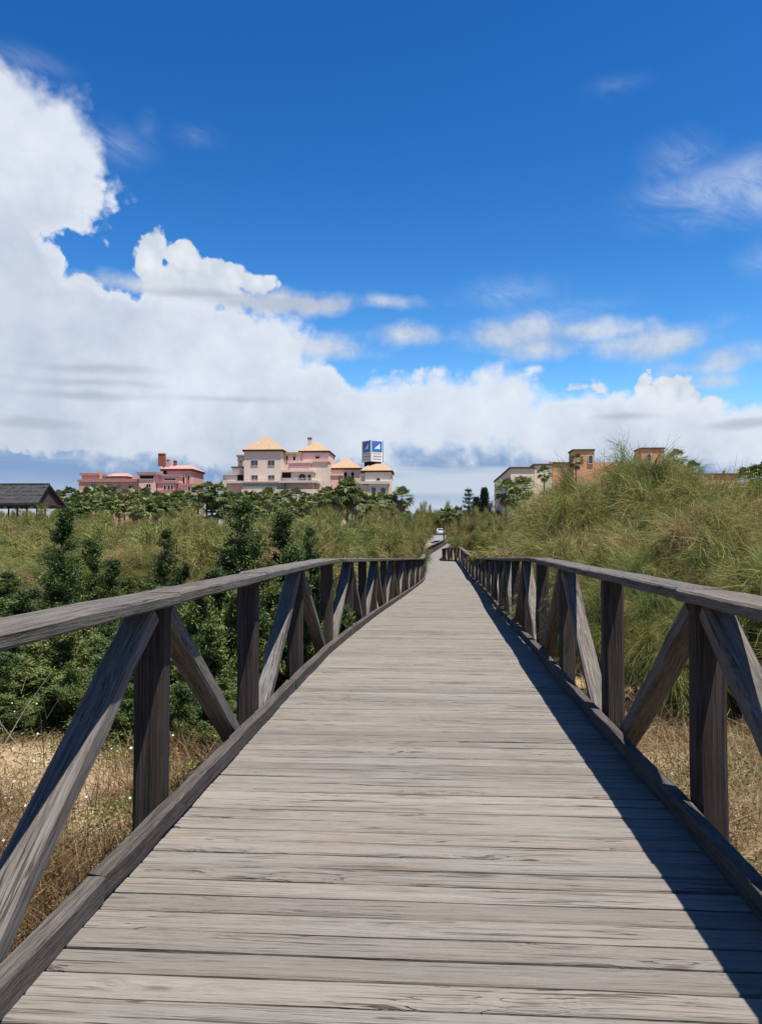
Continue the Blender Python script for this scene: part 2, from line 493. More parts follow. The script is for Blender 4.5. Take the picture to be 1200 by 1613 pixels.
def ground_z(x, y):
    x = np.asarray(x, dtype=float); y = np.asarray(y, dtype=float)
    lat = np.abs(x - deck_x(y))
    base = deck_z(np.clip(y, -60, 400)) - 0.62
    away = np.clip((lat - 3.0) / 22.0, 0, 1)
    dune = 0.10 * np.sin(x * 0.9 + 1.3) * np.cos(y * 0.7) + 0.28 * np.sin(x * 0.21 + 0.4) * np.sin(y * 0.17 + 1.0) * away
    near = 0.035 * np.sin(x * 3.1) * np.sin(y * 2.7 + 0.5)
    far = np.clip((y - 90) / 90.0, 0, 1)
    rise = away * 0.75 + far * 0.7
    z = base + dune + near + rise
    out = np.clip((np.hypot(x, y) - 320) / 900.0, 0, 1)
    return z * (1 - out) + out * 0.6

def make_ground():
    xs = np.concatenate([[-4000, -2200, -1200, -700, -420, -260, -160, -100, -64], np.arange(-44, -14, 2.5), np.arange(-14, 14.01, 0.4),
                         np.arange(16.5, 46, 2.5), [64, 100, 160, 260, 420, 700, 1200, 2200, 4000]])
    ys = np.concatenate([[-900, -400, -150, -60, -25, -10, -4], np.arange(-2, 24, 0.4), np.arange(25, 80, 1.5), np.arange(84, 220, 6),
                         [240, 270, 320, 420, 600, 900, 1500, 2500, 4500]])
    X, Y = np.meshgrid(xs, ys)
    Z = ground_z(X, Y)
    n, m = len(ys), len(xs)
    V = np.stack([X, Y, Z], -1).reshape(-1, 3)
    i = np.arange(n - 1)[:, None] * m + np.arange(m - 1)[None]
    Fq = np.stack([i, i + 1, i + 1 + m, i + m], -1).reshape(-1, 4)
    mt, t, b = new_mat('sandy_soil', 0.95, 0.05)
    geo = t.nodes.new('ShaderNodeNewGeometry').outputs['Position']
    a = noise(t, geo, 0.45, 6, 0.6); c = noise(t, geo, 7.0, 5, 0.65); f = noise(t, geo, 46.0, 3, 0.6)
    sand = ramp(t, c * 0.6 + f * 0.4, [(0.3, (0.20, 0.135, 0.072)), (0.7, (0.34, 0.255, 0.160))])
    litter = ramp(t, c * 0.5 + f * 0.5, [(0.3, (0.06, 0.04, 0.022)), (0.7, (0.19, 0.122, 0.06))])
    # a bare sandy patch beside the first bays on the left
    e = vmath(t, 'MULTIPLY', vmath(t, 'SUBTRACT', geo, (-3.6, 6.3, 0)), (1 / 2.1, 1 / 0.95, 0))
    patch = (S(t, vmath(t, 'LENGTH', e)) + (c - 0.5) * 0.8).step(1.1, 0.75)
    t.links.new(mixcol(t, a.step(0.42, 0.56).max(patch), litter, sand), b.inputs['Base Color'])
    bump(t, b, c * 0.6 + f * 0.4, 0.8, 0.05)
    g = link('ground', mesh_np('ground', V, Fq, mt, smooth=True))
    tag(g, kind='structure')
make_ground()

# ==================================================================== boardwalk
def beam_mesh(name, L, w, h, mat, segs=6, jit=0.002, bev=0.008, seed=0, ends=0.004):
    """rough-sawn piece of timber: length along X (centred), width along Y, height along Z (centred)"""
    r = np.random.default_rng(seed)
    prof = np.array([(-w/2 + bev, -h/2), (w/2 - bev, -h/2), (w/2, -h/2 + bev), (w/2, h/2 - bev),
                     (w/2 - bev, h/2), (-w/2 + bev, h/2), (-w/2, h/2 - bev), (-w/2, -h/2 + bev)])
    n = len(prof); V = []
    for i in range(segs + 1):
        x = -L/2 + L * i / segs
        off = r.normal(0, jit, 2)
        for k, (y, z) in enumerate(prof):
            jx = r.normal(0, ends) if i in (0, segs) else 0
            V.append((x + jx, y + off[0] + r.normal(0, jit * .6), z + off[1] * 0.6 + r.normal(0, jit * .5)))
    Q = [(i * n + k, (i + 1) * n + k, (i + 1) * n + (k + 1) % n, i * n + (k + 1) % n) for i in range(segs) for k in range(n)]
    me = bpy.data.meshes.new(name)
    me.from_pydata(V, [], Q + [tuple(range(n)), tuple(segs * n + k for k in range(n - 1, -1, -1))])
    me.materials.append(mat); me.update()
    return me

def frame(p, q, up=Vector((0, 0, 1)), L=None):
    """matrix carrying a beam of length L along X from p to q"""
    p, q = Vector(p), Vector(q)
    x = (q - p).normalized()
    y = up.cross(x).normalized(); z = x.cross(y)
    m = Matrix((x, y, z)).transposed().to_4x4()
    m.translation = (p + q) / 2
    if L: m = m @ Matrix.Diagonal(((q - p).length / L, 1, 1, 1))
    return m

PITCHW = 0.1355          # plank spacing along the walk
HALF = 1.305             # half length of a plank
walk = tag(empty('boardwalk', (0, 0, 0)), 'weathered grey plank boardwalk running through the dunes', 'boardwalk', kind='structure')

plank_meshes = [beam_mesh('plank', 2 * HALF, 0.1180 + 0.0018 * (i % 4), 0.045, M['deck'], segs=7, jit=0.0016, bev=0.005 + 0.001 * (i % 3), seed=40 + i, ends=0.006) for i in range(9)]
def plank_matrix(d, j=True):
    s = 0.25
    x, z = float(deck_x(d)), float(deck_z(d))
    hd = math.atan2(float(deck_x(d + s) - deck_x(d - s)), 2 * s) * 0.75
    sl = math.atan2(float(deck_z(d + s) - deck_z(d - s)), 2 * s)
    e = Euler((sl, 0, -hd)).to_matrix().to_4x4()
    if j:
        e = e @ Euler((rng.normal(0, 0.004), rng.normal(0, 0.0007), rng.normal(0, 0.0012))).to_matrix().to_4x4()
    e.translation = (x + (rng.normal(0, 0.006) if j else 0), d, z - 0.0225 + (rng.normal(0, 0.0012) if j else 0))
    return e
stations_d = np.arange(1.30, 1.30 + 300 * PITCHW - 1e-6, PITCHW)
for d in stations_d:
    me = plank_meshes[rng.integers(len(plank_meshes))]
    mt = plank_matrix(d)
    if rng.random() < 0.5: mt = mt @ Matrix.Rotation(math.pi, 4, 'Z')
    link('plank', me, walk, mat4=mt)
# planks before and beyond, too small or out of view to pick out
def far_planks():
    V, Fq = [], []
    base = np.array([v.co for v in beam_mesh('tmp', 2 * HALF, 0.127, 0.045, M['deck'], segs=1, jit=0, bev=0.006).vertices])
    n = 8
    q = [(k, n + k, n + (k + 1) % n, (k + 1) % n) for k in range(n)]
    o = 0
    for d in list(np.arange(1.30 - PITCHW * 24, 1.30 - 0.01, PITCHW)) + list(np.arange(stations_d[-1] + PITCHW, 158, PITCHW)):
        mt = np.array(plank_matrix(d))
        V.append(base @ mt[:3, :3].T + mt[:3, 3])
        Fq += [tuple(i + o for i in f) for f in q]; o += len(base)
    p = link('far_planks', mesh_np('far_planks', np.concatenate(V), np.array(Fq), M['deck']), walk)
    p['kind'] = 'stuff'
far_planks()
# bearers under the planks
BAY = 2.03
bearer = beam_mesh('bearer', BAY, 0.10, 0.16, M['post'], segs=3, seed=3)
STN = [3.80 + BAY * k for k in range(-3, 76)]
def side_pt(d, off, z):
    s = 0.3
    hd = math.atan2(float(deck_x(d + s) - deck_x(d - s)), 2 * s)
    return Vector((float(deck_x(d)) + off * math.cos(hd), d - off * math.sin(hd), float(deck_z(d)) + z))
for k in range(len(STN) - 1):
    for off in (-1.05, 0.0, 1.05):
        link('bearer', bearer, walk, mat4=frame(side_pt(STN[k], off, -0.13), side_pt(STN[k + 1], off, -0.13), L=BAY))

# ------------------------------------------------------------------ the two railings
post_meshes = [beam_mesh('post', 1.0, 0.147, 0.147, M['post'], segs=5, jit=0.003, bev=0.022, seed=60 + i) for i in range(4)]
rail_meshes = [beam_mesh('handrail_board', BAY, 0.225, 0.057, M['rail'], segs=6, jit=0.0022, bev=0.010, seed=70 + i) for i in range(5)]
brace_meshes = [beam_mesh('brace', 2.2, 0.135, 0.105, M['brace'], segs=6, jit=0.003, bev=0.016, seed=80 + i) for i in range(4)]
kerb_meshes = [beam_mesh('kerb_beam', BAY, 0.075, 0.097, M['kerb'], segs=6, jit=0.003, bev=0.007, seed=90 + i) for i in range(5)]

def railing(side, shift, label):
    RAIL_TOP = 1.122 if side < 0 else 1.14
    root = empty('railing', (side * 1.37, 4.0, 0))
    tag(root, label, 'railing', 'timber railings of the boardwalk')
    inv = Matrix.Translation(root.location).inverted()
    def put(name, me, m): 
        link(name, me, root, mat4=inv @ m)
    st = [d + shift for d in STN]
    for k, d in enumerate(st):
        j = rng.normal(0, 0.008, 3)
        foot = side_pt(d, side * 1.385, 0)
        gz = float(ground_z(foot.x, foot.y)) - 0.15
        lean = Vector((rng.normal(0, 0.008), rng.normal(0, 0.012), 0))
        put('post', post_meshes[rng.integers(4)], frame(Vector((foot.x, foot.y, gz)) - lean * 0.3, foot + Vector((0, 0, RAIL_TOP - 0.058)) + lean,
            up=Vector((0, 1, 0)), L=1.0))
        if k + 1 < len(st):
            e = st[k + 1]
            p, q = side_pt(d, side * 1.346, RAIL_TOP - 0.0285), side_pt(e, side * 1.346, RAIL_TOP - 0.0285)
            u = (q - p).normalized() * 0.0022
            dz = Vector((rng.normal(0, 0.004), 0, rng.normal(0, 0.002)))
            put('handrail_board', rail_meshes[rng.integers(5)], frame(p + u + dz, q - u + dz, L=BAY) @ Matrix.Rotation(rng.normal(0, 0.012), 4, 'X'))
            p, q = side_pt(d - 0.9, side * 1.258, 0.05), side_pt(e - 0.9, side * 1.258, 0.05)
            dz = Vector((rng.normal(0, 0.003), 0, rng.normal(0, 0.002)))
            put('kerb_beam', kerb_meshes[rng.integers(5)], frame(p + u + dz, q - u + dz, L=BAY))
            # braces fall from every second post to the feet of its neighbours
            hi, lo = (d, e) if (k % 2 == 1) else (e, d)
            sgn = 1 if lo > hi else -1
            a = side_pt(hi + sgn * 0.125, side * 1.387, RAIL_TOP - 0.115)
            b = side_pt(lo - sgn * 0.20, side * 1.387, -0.18)
            ext = (a - b).normalized()
            put('brace', brace_meshes[rng.integers(4)], frame(b - ext * 0.05, a + ext * 0.02, L=2.2))
    return root
railing(-1, 0.0, 'weathered timber railing on the left side of the boardwalk, partly sunlit braces')
railing(1, 0.12, 'weathered timber railing on the right side of the boardwalk, casting its shadow on the planks')

# ==================================================================== plants
def unit(v): return v / np.maximum(np.linalg.norm(v, axis=-1, keepdims=True), 1e-9)

def ribbons(P, width, tint, r):
    """P (N,K,3) centre lines -> flat tapering strips; width (N,), tint (N,)"""
    N, K, _ = P.shape
    t = unit(P[:, -1] - P[:, 0])
    side = unit(np.cross(t, r.normal(size=(N, 3))))
    tap = np.linspace(1.0, 0.35, K)[None, :, None]
    W = side[:, None, :] * (width[:, None, None] * 0.5) * tap
    V = np.stack([P - W, P + W], 2).reshape(-1, 3)
    b = (np.arange(N)[:, None] * K + np.arange(K - 1)[None]) * 2
    F = np.stack([b, b + 1, b + 3, b + 2], -1).reshape(-1, 4)
    return V, F, np.repeat(tint, K * 2)

M['retama'] = leaf_mat('broom_twigs', [(0.0, (0.052, 0.084, 0.022)), (0.3, (0.115, 0.148, 0.036)), (0.55, (0.190, 0.188, 0.050)), (0.8, (0.240, 0.200, 0.070)), (1.0, (0.230, 0.155, 0.070))], 0.32)
M['juniper'] = leaf_mat('juniper_leaves', [(0.0, (0.018, 0.034, 0.010)), (0.35, (0.042, 0.072, 0.019)), (0.7, (0.092, 0.124, 0.030)), (1.0, (0.155, 0.168, 0.046))], 0.2)
M['straw'] = leaf_mat('dry_straw', [(0.0, (0.075, 0.040, 0.018)), (0.3, (0.16, 0.102, 0.046)), (0.6, (0.25, 0.180, 0.092)), (0.85, (0.31, 0.245, 0.145)), (1.0, (0.10, 0.115, 0.035))], 0.2)
M['bark'] = plain('bark', (0.055, 0.042, 0.032), 0.9, 0.1)
M['palmleaf'] = leaf_mat('palm_leaves', [(0.0, (0.034, 0.058, 0.018)), (0.4, (0.086, 0.122, 0.036)), (0.75, (0.185, 0.200, 0.070)), (1.0, (0.230, 0.175, 0.082))], 0.1, 0.5)
M['palmtrunk'] = plain('palm_trunk', (0.115, 0.090, 0.068), 0.9, 0.1)
M['deadtwig'] = plain('dead_twig', (0.16, 0.135, 0.11), 0.9, 0.1)
M['pineleaf'] = leaf_mat('conifer_needles', [(0.0, (0.010, 0.022, 0.013)), (0.5, (0.022, 0.044, 0.024)), (1.0, (0.050, 0.078, 0.034))], 0.1)

def retama_proto(seed, Rr, H, tufts, strands, width, K=5, length=(0.38, 0.88), shift=0.0):
    r = np.random.default_rng(seed)
    # irregular dome: a few overlapping lobes
    lobes = [(r.normal(0, 0.42 * Rr), r.normal(0, 0.42 * Rr), r.uniform(0.62, 0.95) * H, r.uniform(0.5, 0.72) * Rr) for _ in range(6)]
    lobes[0] = (0, 0, H * 0.97, 0.66 * Rr)
    # tufts gather in rounded clumps with gaps between
    nc = max(tufts // 9, 8)
    li = r.integers(0, len(lobes), nc)
    L = np.array(lobes)[li]
    u = r.normal(size=(nc, 3)); u[:, 2] = np.abs(u[:, 2]) * 0.9 - 0.25
    u = unit(u)
    rad = (0.45 + 0.55 * r.random(nc) ** 0.45)[:, None]
    cz = L[:, 2] * 0.50
    C = np.stack([L[:, 0], L[:, 1], cz], -1) + u * rad * np.stack([L[:, 3], L[:, 3], L[:, 2] * 0.46], -1)
    which = r.integers(0, nc, tufts)
    q = unit(r.normal(size=(tufts, 3)) + u[which] * 0.6 + np.array([0, 0, 0.25]))
    csz = r.uniform(0.28, 0.58, nc) * Rr / 1.7
    C = C[which] + q * (csz[which] * r.random(tufts) ** 0.4)[:, None]
    u = unit(u[which] * 0.55 + q)
    C[:, 2] = np.maximum(C[:, 2], 0.12)
    out = unit(u * np.array([1, 1, 0.55]) + np.array([0, 0, 0.55]))
    tt = np.clip(r.normal(0.46 + shift, 0.16, nc)[which] + r.normal(0, 0.07, tufts), 0.05, 0.95)
    dead = (r.random(nc) < 0.07)[which]
    tt[dead] = r.uniform(0.85, 1.0, dead.sum())
    N = tufts * strands
    C = np.repeat(C, strands, 0); O = np.repeat(out, strands, 0); T = np.repeat(tt, strands)
    d = unit(O + r.normal(0, 0.36, (N, 3)))
    Ls = r.uniform(*length, N)
    p0 = C + r.normal(0, 0.07, (N, 3)) - d * (Ls * 0.35)[:, None]
    s = np.linspace(0, 1, K)[None, :, None]
    droop = r.uniform(0.3, 1.2, N)[:, None, None]
    curl = r.normal(0, 0.16, (N, 1, 3))
    P = p0[:, None] + d[:, None] * s * Ls[:, None, None] + (np.array([0, 0, -1.0]) * droop + curl) * (s ** 2.1) * Ls[:, None, None] * 0.62
    P[..., 2] = np.maximum(P[..., 2], 0.02)
    V, F, A = ribbons(P, r.uniform(0.75, 1.35, N) * width, np.clip(T + r.normal(0, 0.09, N), 0, 1), r)
    fol = mesh_np('foliage', V, F, M['retama'], {'tint': A})
    mb = MB()
    for lo in lobes:
        for _ in range(3):
            e = np.array([lo[0] + r.normal(0, .2 * Rr), lo[1] + r.normal(0, .2 * Rr), lo[2] * r.uniform(.55, .9)])
            b0 = np.array([lo[0] * .25 + r.normal(0, .12), lo[1] * .25 + r.normal(0, .12), -0.1])
            m = (b0 + e) / 2 + np.array([r.normal(0, .15), r.normal(0, .15), -.1])
            mb.tube([b0, m, e], [0.05, 0.032, 0.012], 5)
    return fol, mb.mesh('branches', M['bark'])

def bush(name, meshes, loc, scale, rz, label, cat, group, parts=('foliage', 'branches')):
    o = empty(name, loc, rz); o.scale = scale
    tag(o, label, cat, group)
    for n, me in zip(parts, meshes): link(n, me, o)
    return o

RET_NEAR = [retama_proto(11, 1.7, 3.0, 500, 60, 0.0070, shift=0.10), retama_proto(12, 1.8, 2.8, 510, 60, 0.0070, shift=0.05), retama_proto(13, 1.6, 3.0, 490, 60, 0.0070, shift=0.18)]
RET_FAR = [retama_proto(21, 1.9, 3.0, 420, 26, 0.015, K=4, length=(0.3, 0.7), shift=0.04), retama_proto(22, 2.0, 2.9, 420, 26, 0.015, K=4, length=(0.3, 0.7), shift=0.10), retama_proto(23, 1.8, 3.0, 400, 26, 0.015, K=4, length=(0.3, 0.7), shift=-0.02)]

SECT = [(95, 'below the thatched pavilion'), (305, 'below the pink building'), (352, 'below the bare-trunked palms'), (520, 'below the peach hotel'), (700, 'below the sign tower'), (800, 'below the conifers'), (880, 'below the cream wall'), (1100, 'behind the tall clump'), (9999, 'below the big palms at right')]
def where(px, d):
    return next(t for x, t in SECT if px < x) + (', near' if d < 26 else ', half way back' if d < 45 else ', far back')

def put_retama(protos, px, d, ytop, wid, label, group, i, free=True):
    """bush whose top shows at photo height ytop"""
    p = at(px, 845, d); g = float(ground_z(p.x, p.y))
    top = at(px, ytop, d).z
    h = max(top - g, 0.6) / 2.85
    w = wid / 1.8
    lat = 1.55 + (1.35 if d < 21 else 1.6) * wid                     # keep the walk free
    cx = float(deck_x(p.y))
    if free and abs(p.x - cx) < lat: p.x = cx + math.copysign(lat, p.x - cx)
    g = float(ground_z(p.x, p.y))
    return bush('broom_bush', protos[i % len(protos)], (p.x, p.y, g - 0.05), (w, w, h), rng.uniform(0, 6.28), label, 'bush', group)

# the tall clump right of the walk, each bush with its own place
BIG = [(985, 20.5, 699, 2.7, 'tallest broom bush at the top of the clump right of the walk'),
       (915, 20.9, 726, 2.3, 'green feathery broom bush before the small orange tower with arch'),
       (1040, 20.5, 742, 2.3, 'olive broom bush on the right shoulder of the tall clump'),
       (868, 20.8, 742, 1.9, 'olive broom bush before the cream end of the orange building'),
       (1110, 18.0, 772, 2.3, 'brownish broom bush before the long low orange wall'),
       (1185, 16.0, 795, 2.2, 'low olive broom bush at the right picture edge under the palms'),
       (1000, 13.8, 790, 1.7, 'feathery green broom bush low in the clump behind the second right post'),
       (905, 16.0, 800, 1.25, 'bright green drooping broom bush right behind the bend of the right handrail'),
       (1100, 11.8, 806, 1.7, 'broom bush with brown dry twigs behind the right handrail joint'),
       (1195, 9.4, 836, 1.5, 'broom bush close behind the right handrail at the picture edge'),
       (1285, 11.0, 800, 2.0, 'broom bush cut by the right picture edge'),
       (828, 20.9, 778, 1.8, 'rounded broom bush left of the tall clump'),
       (955, 20.9, 714, 2.6, 'broom bush deep in the tall clump'),
       (1078, 20.8, 756, 2.6, 'broom bush behind the right shoulder of the clump'),
       (1150, 22.0, 790, 2.6, 'broad broom bush behind the low edge of the clump'),
       (958, 11.5, 850, 1.0, 'small green broom bush peeping between the first right posts'),
       (1050, 9.6, 862, 1.0, 'low broom bush seen between the two nearest right posts'),
       (860, 18.5, 838, 0.95, 'low broom bush at the far bend of the right handrail')]
for i, (px, d, yt, w, lb) in enumerate(BIG):
    put_retama(RET_NEAR, px, d, yt, w, lb, 'broom bushes of the tall clump', i)

# the wide broom thickets on both sides
r = np.random.default_rng(5)
n = 0
for d in (17, 20, 23.5, 27.5, 32, 38, 45, 54, 66):
    step = 2.5 * 1208 / d
    for px in np.arange(-60, 652, step * 0.9):
        x = px + r.uniform(-0.3, 0.3) * step; dd = d + r.uniform(-1.6, 1.6)
        p = at(x, 845, dd)
        if p.x > float(deck_x(dd)) - 3.2: continue
        if d < 21 and (p.x > -7.0 and dd < 19): continue
        low = {17: 46, 20: 30, 23.5: 16, 27.5: 8}.get(d, 0)
        put_retama(RET_FAR if d > 19 else RET_NEAR, x, dd, 813 + low + r.uniform(-5, 9), r.uniform(1.6, 2.3),
                   'olive broom bush in the left thicket ' + where(x, d), 'broom thicket left of the walk', n); n += 1
for d in (22, 26, 31, 37, 44, 53, 64, 78, 95, 118):
    step = 2.6 * 1208 / d
    for px in np.arange(700, 1240 if d < 60 else 900, step * 0.95):
        x = px + r.uniform(-0.3, 0.3) * step; dd = d + r.uniform(-1.6, 1.6)
        p = at(x, 845, dd)
        if p.x < float(deck_x(dd)) + 2.9: continue
        yt = np.interp(x, [690, 780, 840, 900, 1090, 1200], [814, 808, 794, 776, 776, 800]) + r.uniform(-4, 9)
        put_retama(RET_FAR, x, dd, yt, r.uniform(1.6, 2.3), 'olive broom bush in the right thicket ' + where(x, d), 'broom thicket right of the walk', n); n += 1
for d, px, yt in ((80, 640, 806), (92, 655, 806), (110, 662, 808), (90, 628, 804), (75, 610, 806), (125, 668, 806), (140, 676, 802), (150, 664, 800), (158, 650, 800), (128, 716, 812), (140, 724, 808), (150, 735, 804), (152, 712, 812), (158, 752, 803)):
    put_retama(RET_FAR, px, d, yt, 2.2, 'olive broom bush crowding the far end of the walk, ' + ('left' if px < 690 else 'right') + ' side', 'broom bushes at the far end', n); n += 1

for j, px in enumerate(np.arange(648, 790, 11.5)):
    put_retama(RET_FAR, px, 205 + (j % 3) * 4, 800 + r.uniform(-4, 3), 3.4, 'rounded green bush in the hedge line beyond the end of the walk', 'hedge line beyond the walk', n, free=False); n += 1

# ------------------------------------------------------------------ junipers
def juniper_proto(seed, H, spires, spread, leaf=0.036, dens=1.0, tone0=0.48):
    r = np.random.default_rng(seed)
    P, T, W = [], [], []
    mb = MB()
    for k in range(spires):
        a = r.uniform(0, 6.28); q = spread * math.sqrt(r.random()) if k else 0.0
        h = H * (1.0 if k == 0 else r.uniform(0.45, 0.86))
        b0 = np.array([math.cos(a) * q * .35, math.sin(a) * q * .35, 0.0]); top = np.array([math.cos(a) * q, math.sin(a) * q, h])
        bend = np.array([r.normal(0, .12), r.normal(0, .12), 0])
        stem = lambda t: b0 + (top - b0) * t[:, None] + bend * np.sin(t * 3.1)[:, None]
        mb.tube([tuple(x) for x in stem(np.linspace(0, .95, 5))], [0.045, .035, .025, .016, .006], 5)
        nb = int(70 * dens * h / 2.2)
        t = r.uniform(0.06, 1.0, nb) ** 0.85
        S0 = stem(t)
        az = r.uniform(0, 6.28, nb)
        bl = ((1 - t) ** 0.8 * r.uniform(0.18, 0.80, nb) + 0.07) * (0.55 + 0.45 * h / 2.2)
        el_ = r.uniform(0.1, 0.9, nb)
        bd = np.stack([np.cos(az) * np.cos(el_), np.sin(az) * np.cos(el_), np.sin(el_)], -1)
        tone = np.clip(r.normal(tone0, 0.20, nb) + r.normal(0, 0.10), 0, 1)
        per = 18; lf = 9
        s = np.linspace(0.12, 1, per)
        C = S0[:, None] + bd[:, None] * (s[None, :, None] * bl[:, None, None]) + np.array([0, 0, .10]) * (s ** 2)[None, :, None] * bl[:, None, None]
        C = np.repeat(C.reshape(-1, 3), lf, 0)
        D_ = np.repeat(np.repeat(bd, per, 0), lf, 0)
        N = len(C)
        C = C + r.normal(0, 0.034, (N, 3))
        dd = unit(D_ * 0.9 + r.normal(0, 0.75, (N, 3)) + np.array([0, 0, .25]))
        Ls = r.uniform(0.6, 1.4, N) * leaf
        ss = np.linspace(0, 1, 2)[None, :, None]
        P.append(C[:, None] + dd[:, None] * ss * Ls[:, None, None])
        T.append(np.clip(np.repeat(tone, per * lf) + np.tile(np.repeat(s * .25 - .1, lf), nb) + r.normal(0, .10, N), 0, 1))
        W.append(r.uniform(0.8, 1.3, N) * leaf * 0.40)
    V, F, A = ribbons(np.concatenate(P), np.concatenate(W), np.concatenate(T), r)
    V[:, 2] = np.maximum(V[:, 2], 0.01)
    return mesh_np('foliage', V, F, M['juniper'], {'tint': A}), mb.mesh('branches', M['bark'])

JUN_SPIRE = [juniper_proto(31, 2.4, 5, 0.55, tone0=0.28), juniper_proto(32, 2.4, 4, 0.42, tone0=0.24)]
JUN_LOW = [juniper_proto(33, 1.5, 13, 1.25), juniper_proto(34, 1.6, 12, 1.15)]
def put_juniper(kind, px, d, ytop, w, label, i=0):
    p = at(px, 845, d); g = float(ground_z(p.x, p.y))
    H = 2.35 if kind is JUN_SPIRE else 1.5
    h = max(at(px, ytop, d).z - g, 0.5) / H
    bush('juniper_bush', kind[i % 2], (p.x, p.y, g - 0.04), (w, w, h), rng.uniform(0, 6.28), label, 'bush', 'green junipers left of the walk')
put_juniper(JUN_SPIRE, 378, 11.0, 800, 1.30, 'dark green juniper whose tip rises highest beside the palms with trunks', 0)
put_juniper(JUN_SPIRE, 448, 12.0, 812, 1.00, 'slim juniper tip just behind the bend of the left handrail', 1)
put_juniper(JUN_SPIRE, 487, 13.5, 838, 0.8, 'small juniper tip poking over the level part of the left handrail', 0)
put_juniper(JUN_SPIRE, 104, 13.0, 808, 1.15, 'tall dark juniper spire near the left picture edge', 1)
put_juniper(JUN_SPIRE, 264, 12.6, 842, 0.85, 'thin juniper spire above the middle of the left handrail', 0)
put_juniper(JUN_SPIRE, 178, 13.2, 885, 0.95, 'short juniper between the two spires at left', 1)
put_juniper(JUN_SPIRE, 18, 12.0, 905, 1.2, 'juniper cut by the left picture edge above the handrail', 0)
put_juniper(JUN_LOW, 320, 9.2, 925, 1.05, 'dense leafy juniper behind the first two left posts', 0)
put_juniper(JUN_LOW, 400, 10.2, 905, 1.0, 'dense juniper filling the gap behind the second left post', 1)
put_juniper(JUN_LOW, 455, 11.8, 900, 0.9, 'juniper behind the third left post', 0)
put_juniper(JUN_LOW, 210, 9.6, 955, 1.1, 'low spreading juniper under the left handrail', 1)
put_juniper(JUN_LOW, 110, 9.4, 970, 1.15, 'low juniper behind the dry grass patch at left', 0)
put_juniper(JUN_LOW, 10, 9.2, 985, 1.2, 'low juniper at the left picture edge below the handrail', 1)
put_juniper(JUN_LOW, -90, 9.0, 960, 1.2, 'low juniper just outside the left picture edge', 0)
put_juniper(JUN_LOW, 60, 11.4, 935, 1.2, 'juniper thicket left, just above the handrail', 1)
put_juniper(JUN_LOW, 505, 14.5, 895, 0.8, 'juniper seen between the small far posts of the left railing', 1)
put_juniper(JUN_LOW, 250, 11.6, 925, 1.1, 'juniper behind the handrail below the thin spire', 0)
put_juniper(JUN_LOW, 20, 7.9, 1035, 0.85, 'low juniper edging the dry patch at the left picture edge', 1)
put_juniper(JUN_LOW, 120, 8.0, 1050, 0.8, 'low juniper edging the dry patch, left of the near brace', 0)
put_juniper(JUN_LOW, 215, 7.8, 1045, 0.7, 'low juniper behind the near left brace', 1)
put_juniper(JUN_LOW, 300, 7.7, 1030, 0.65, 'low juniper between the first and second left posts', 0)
put_juniper(JUN_LOW, 355, 7.3, 1085, 0.55, 'small juniper at the foot of the second left post', 0)

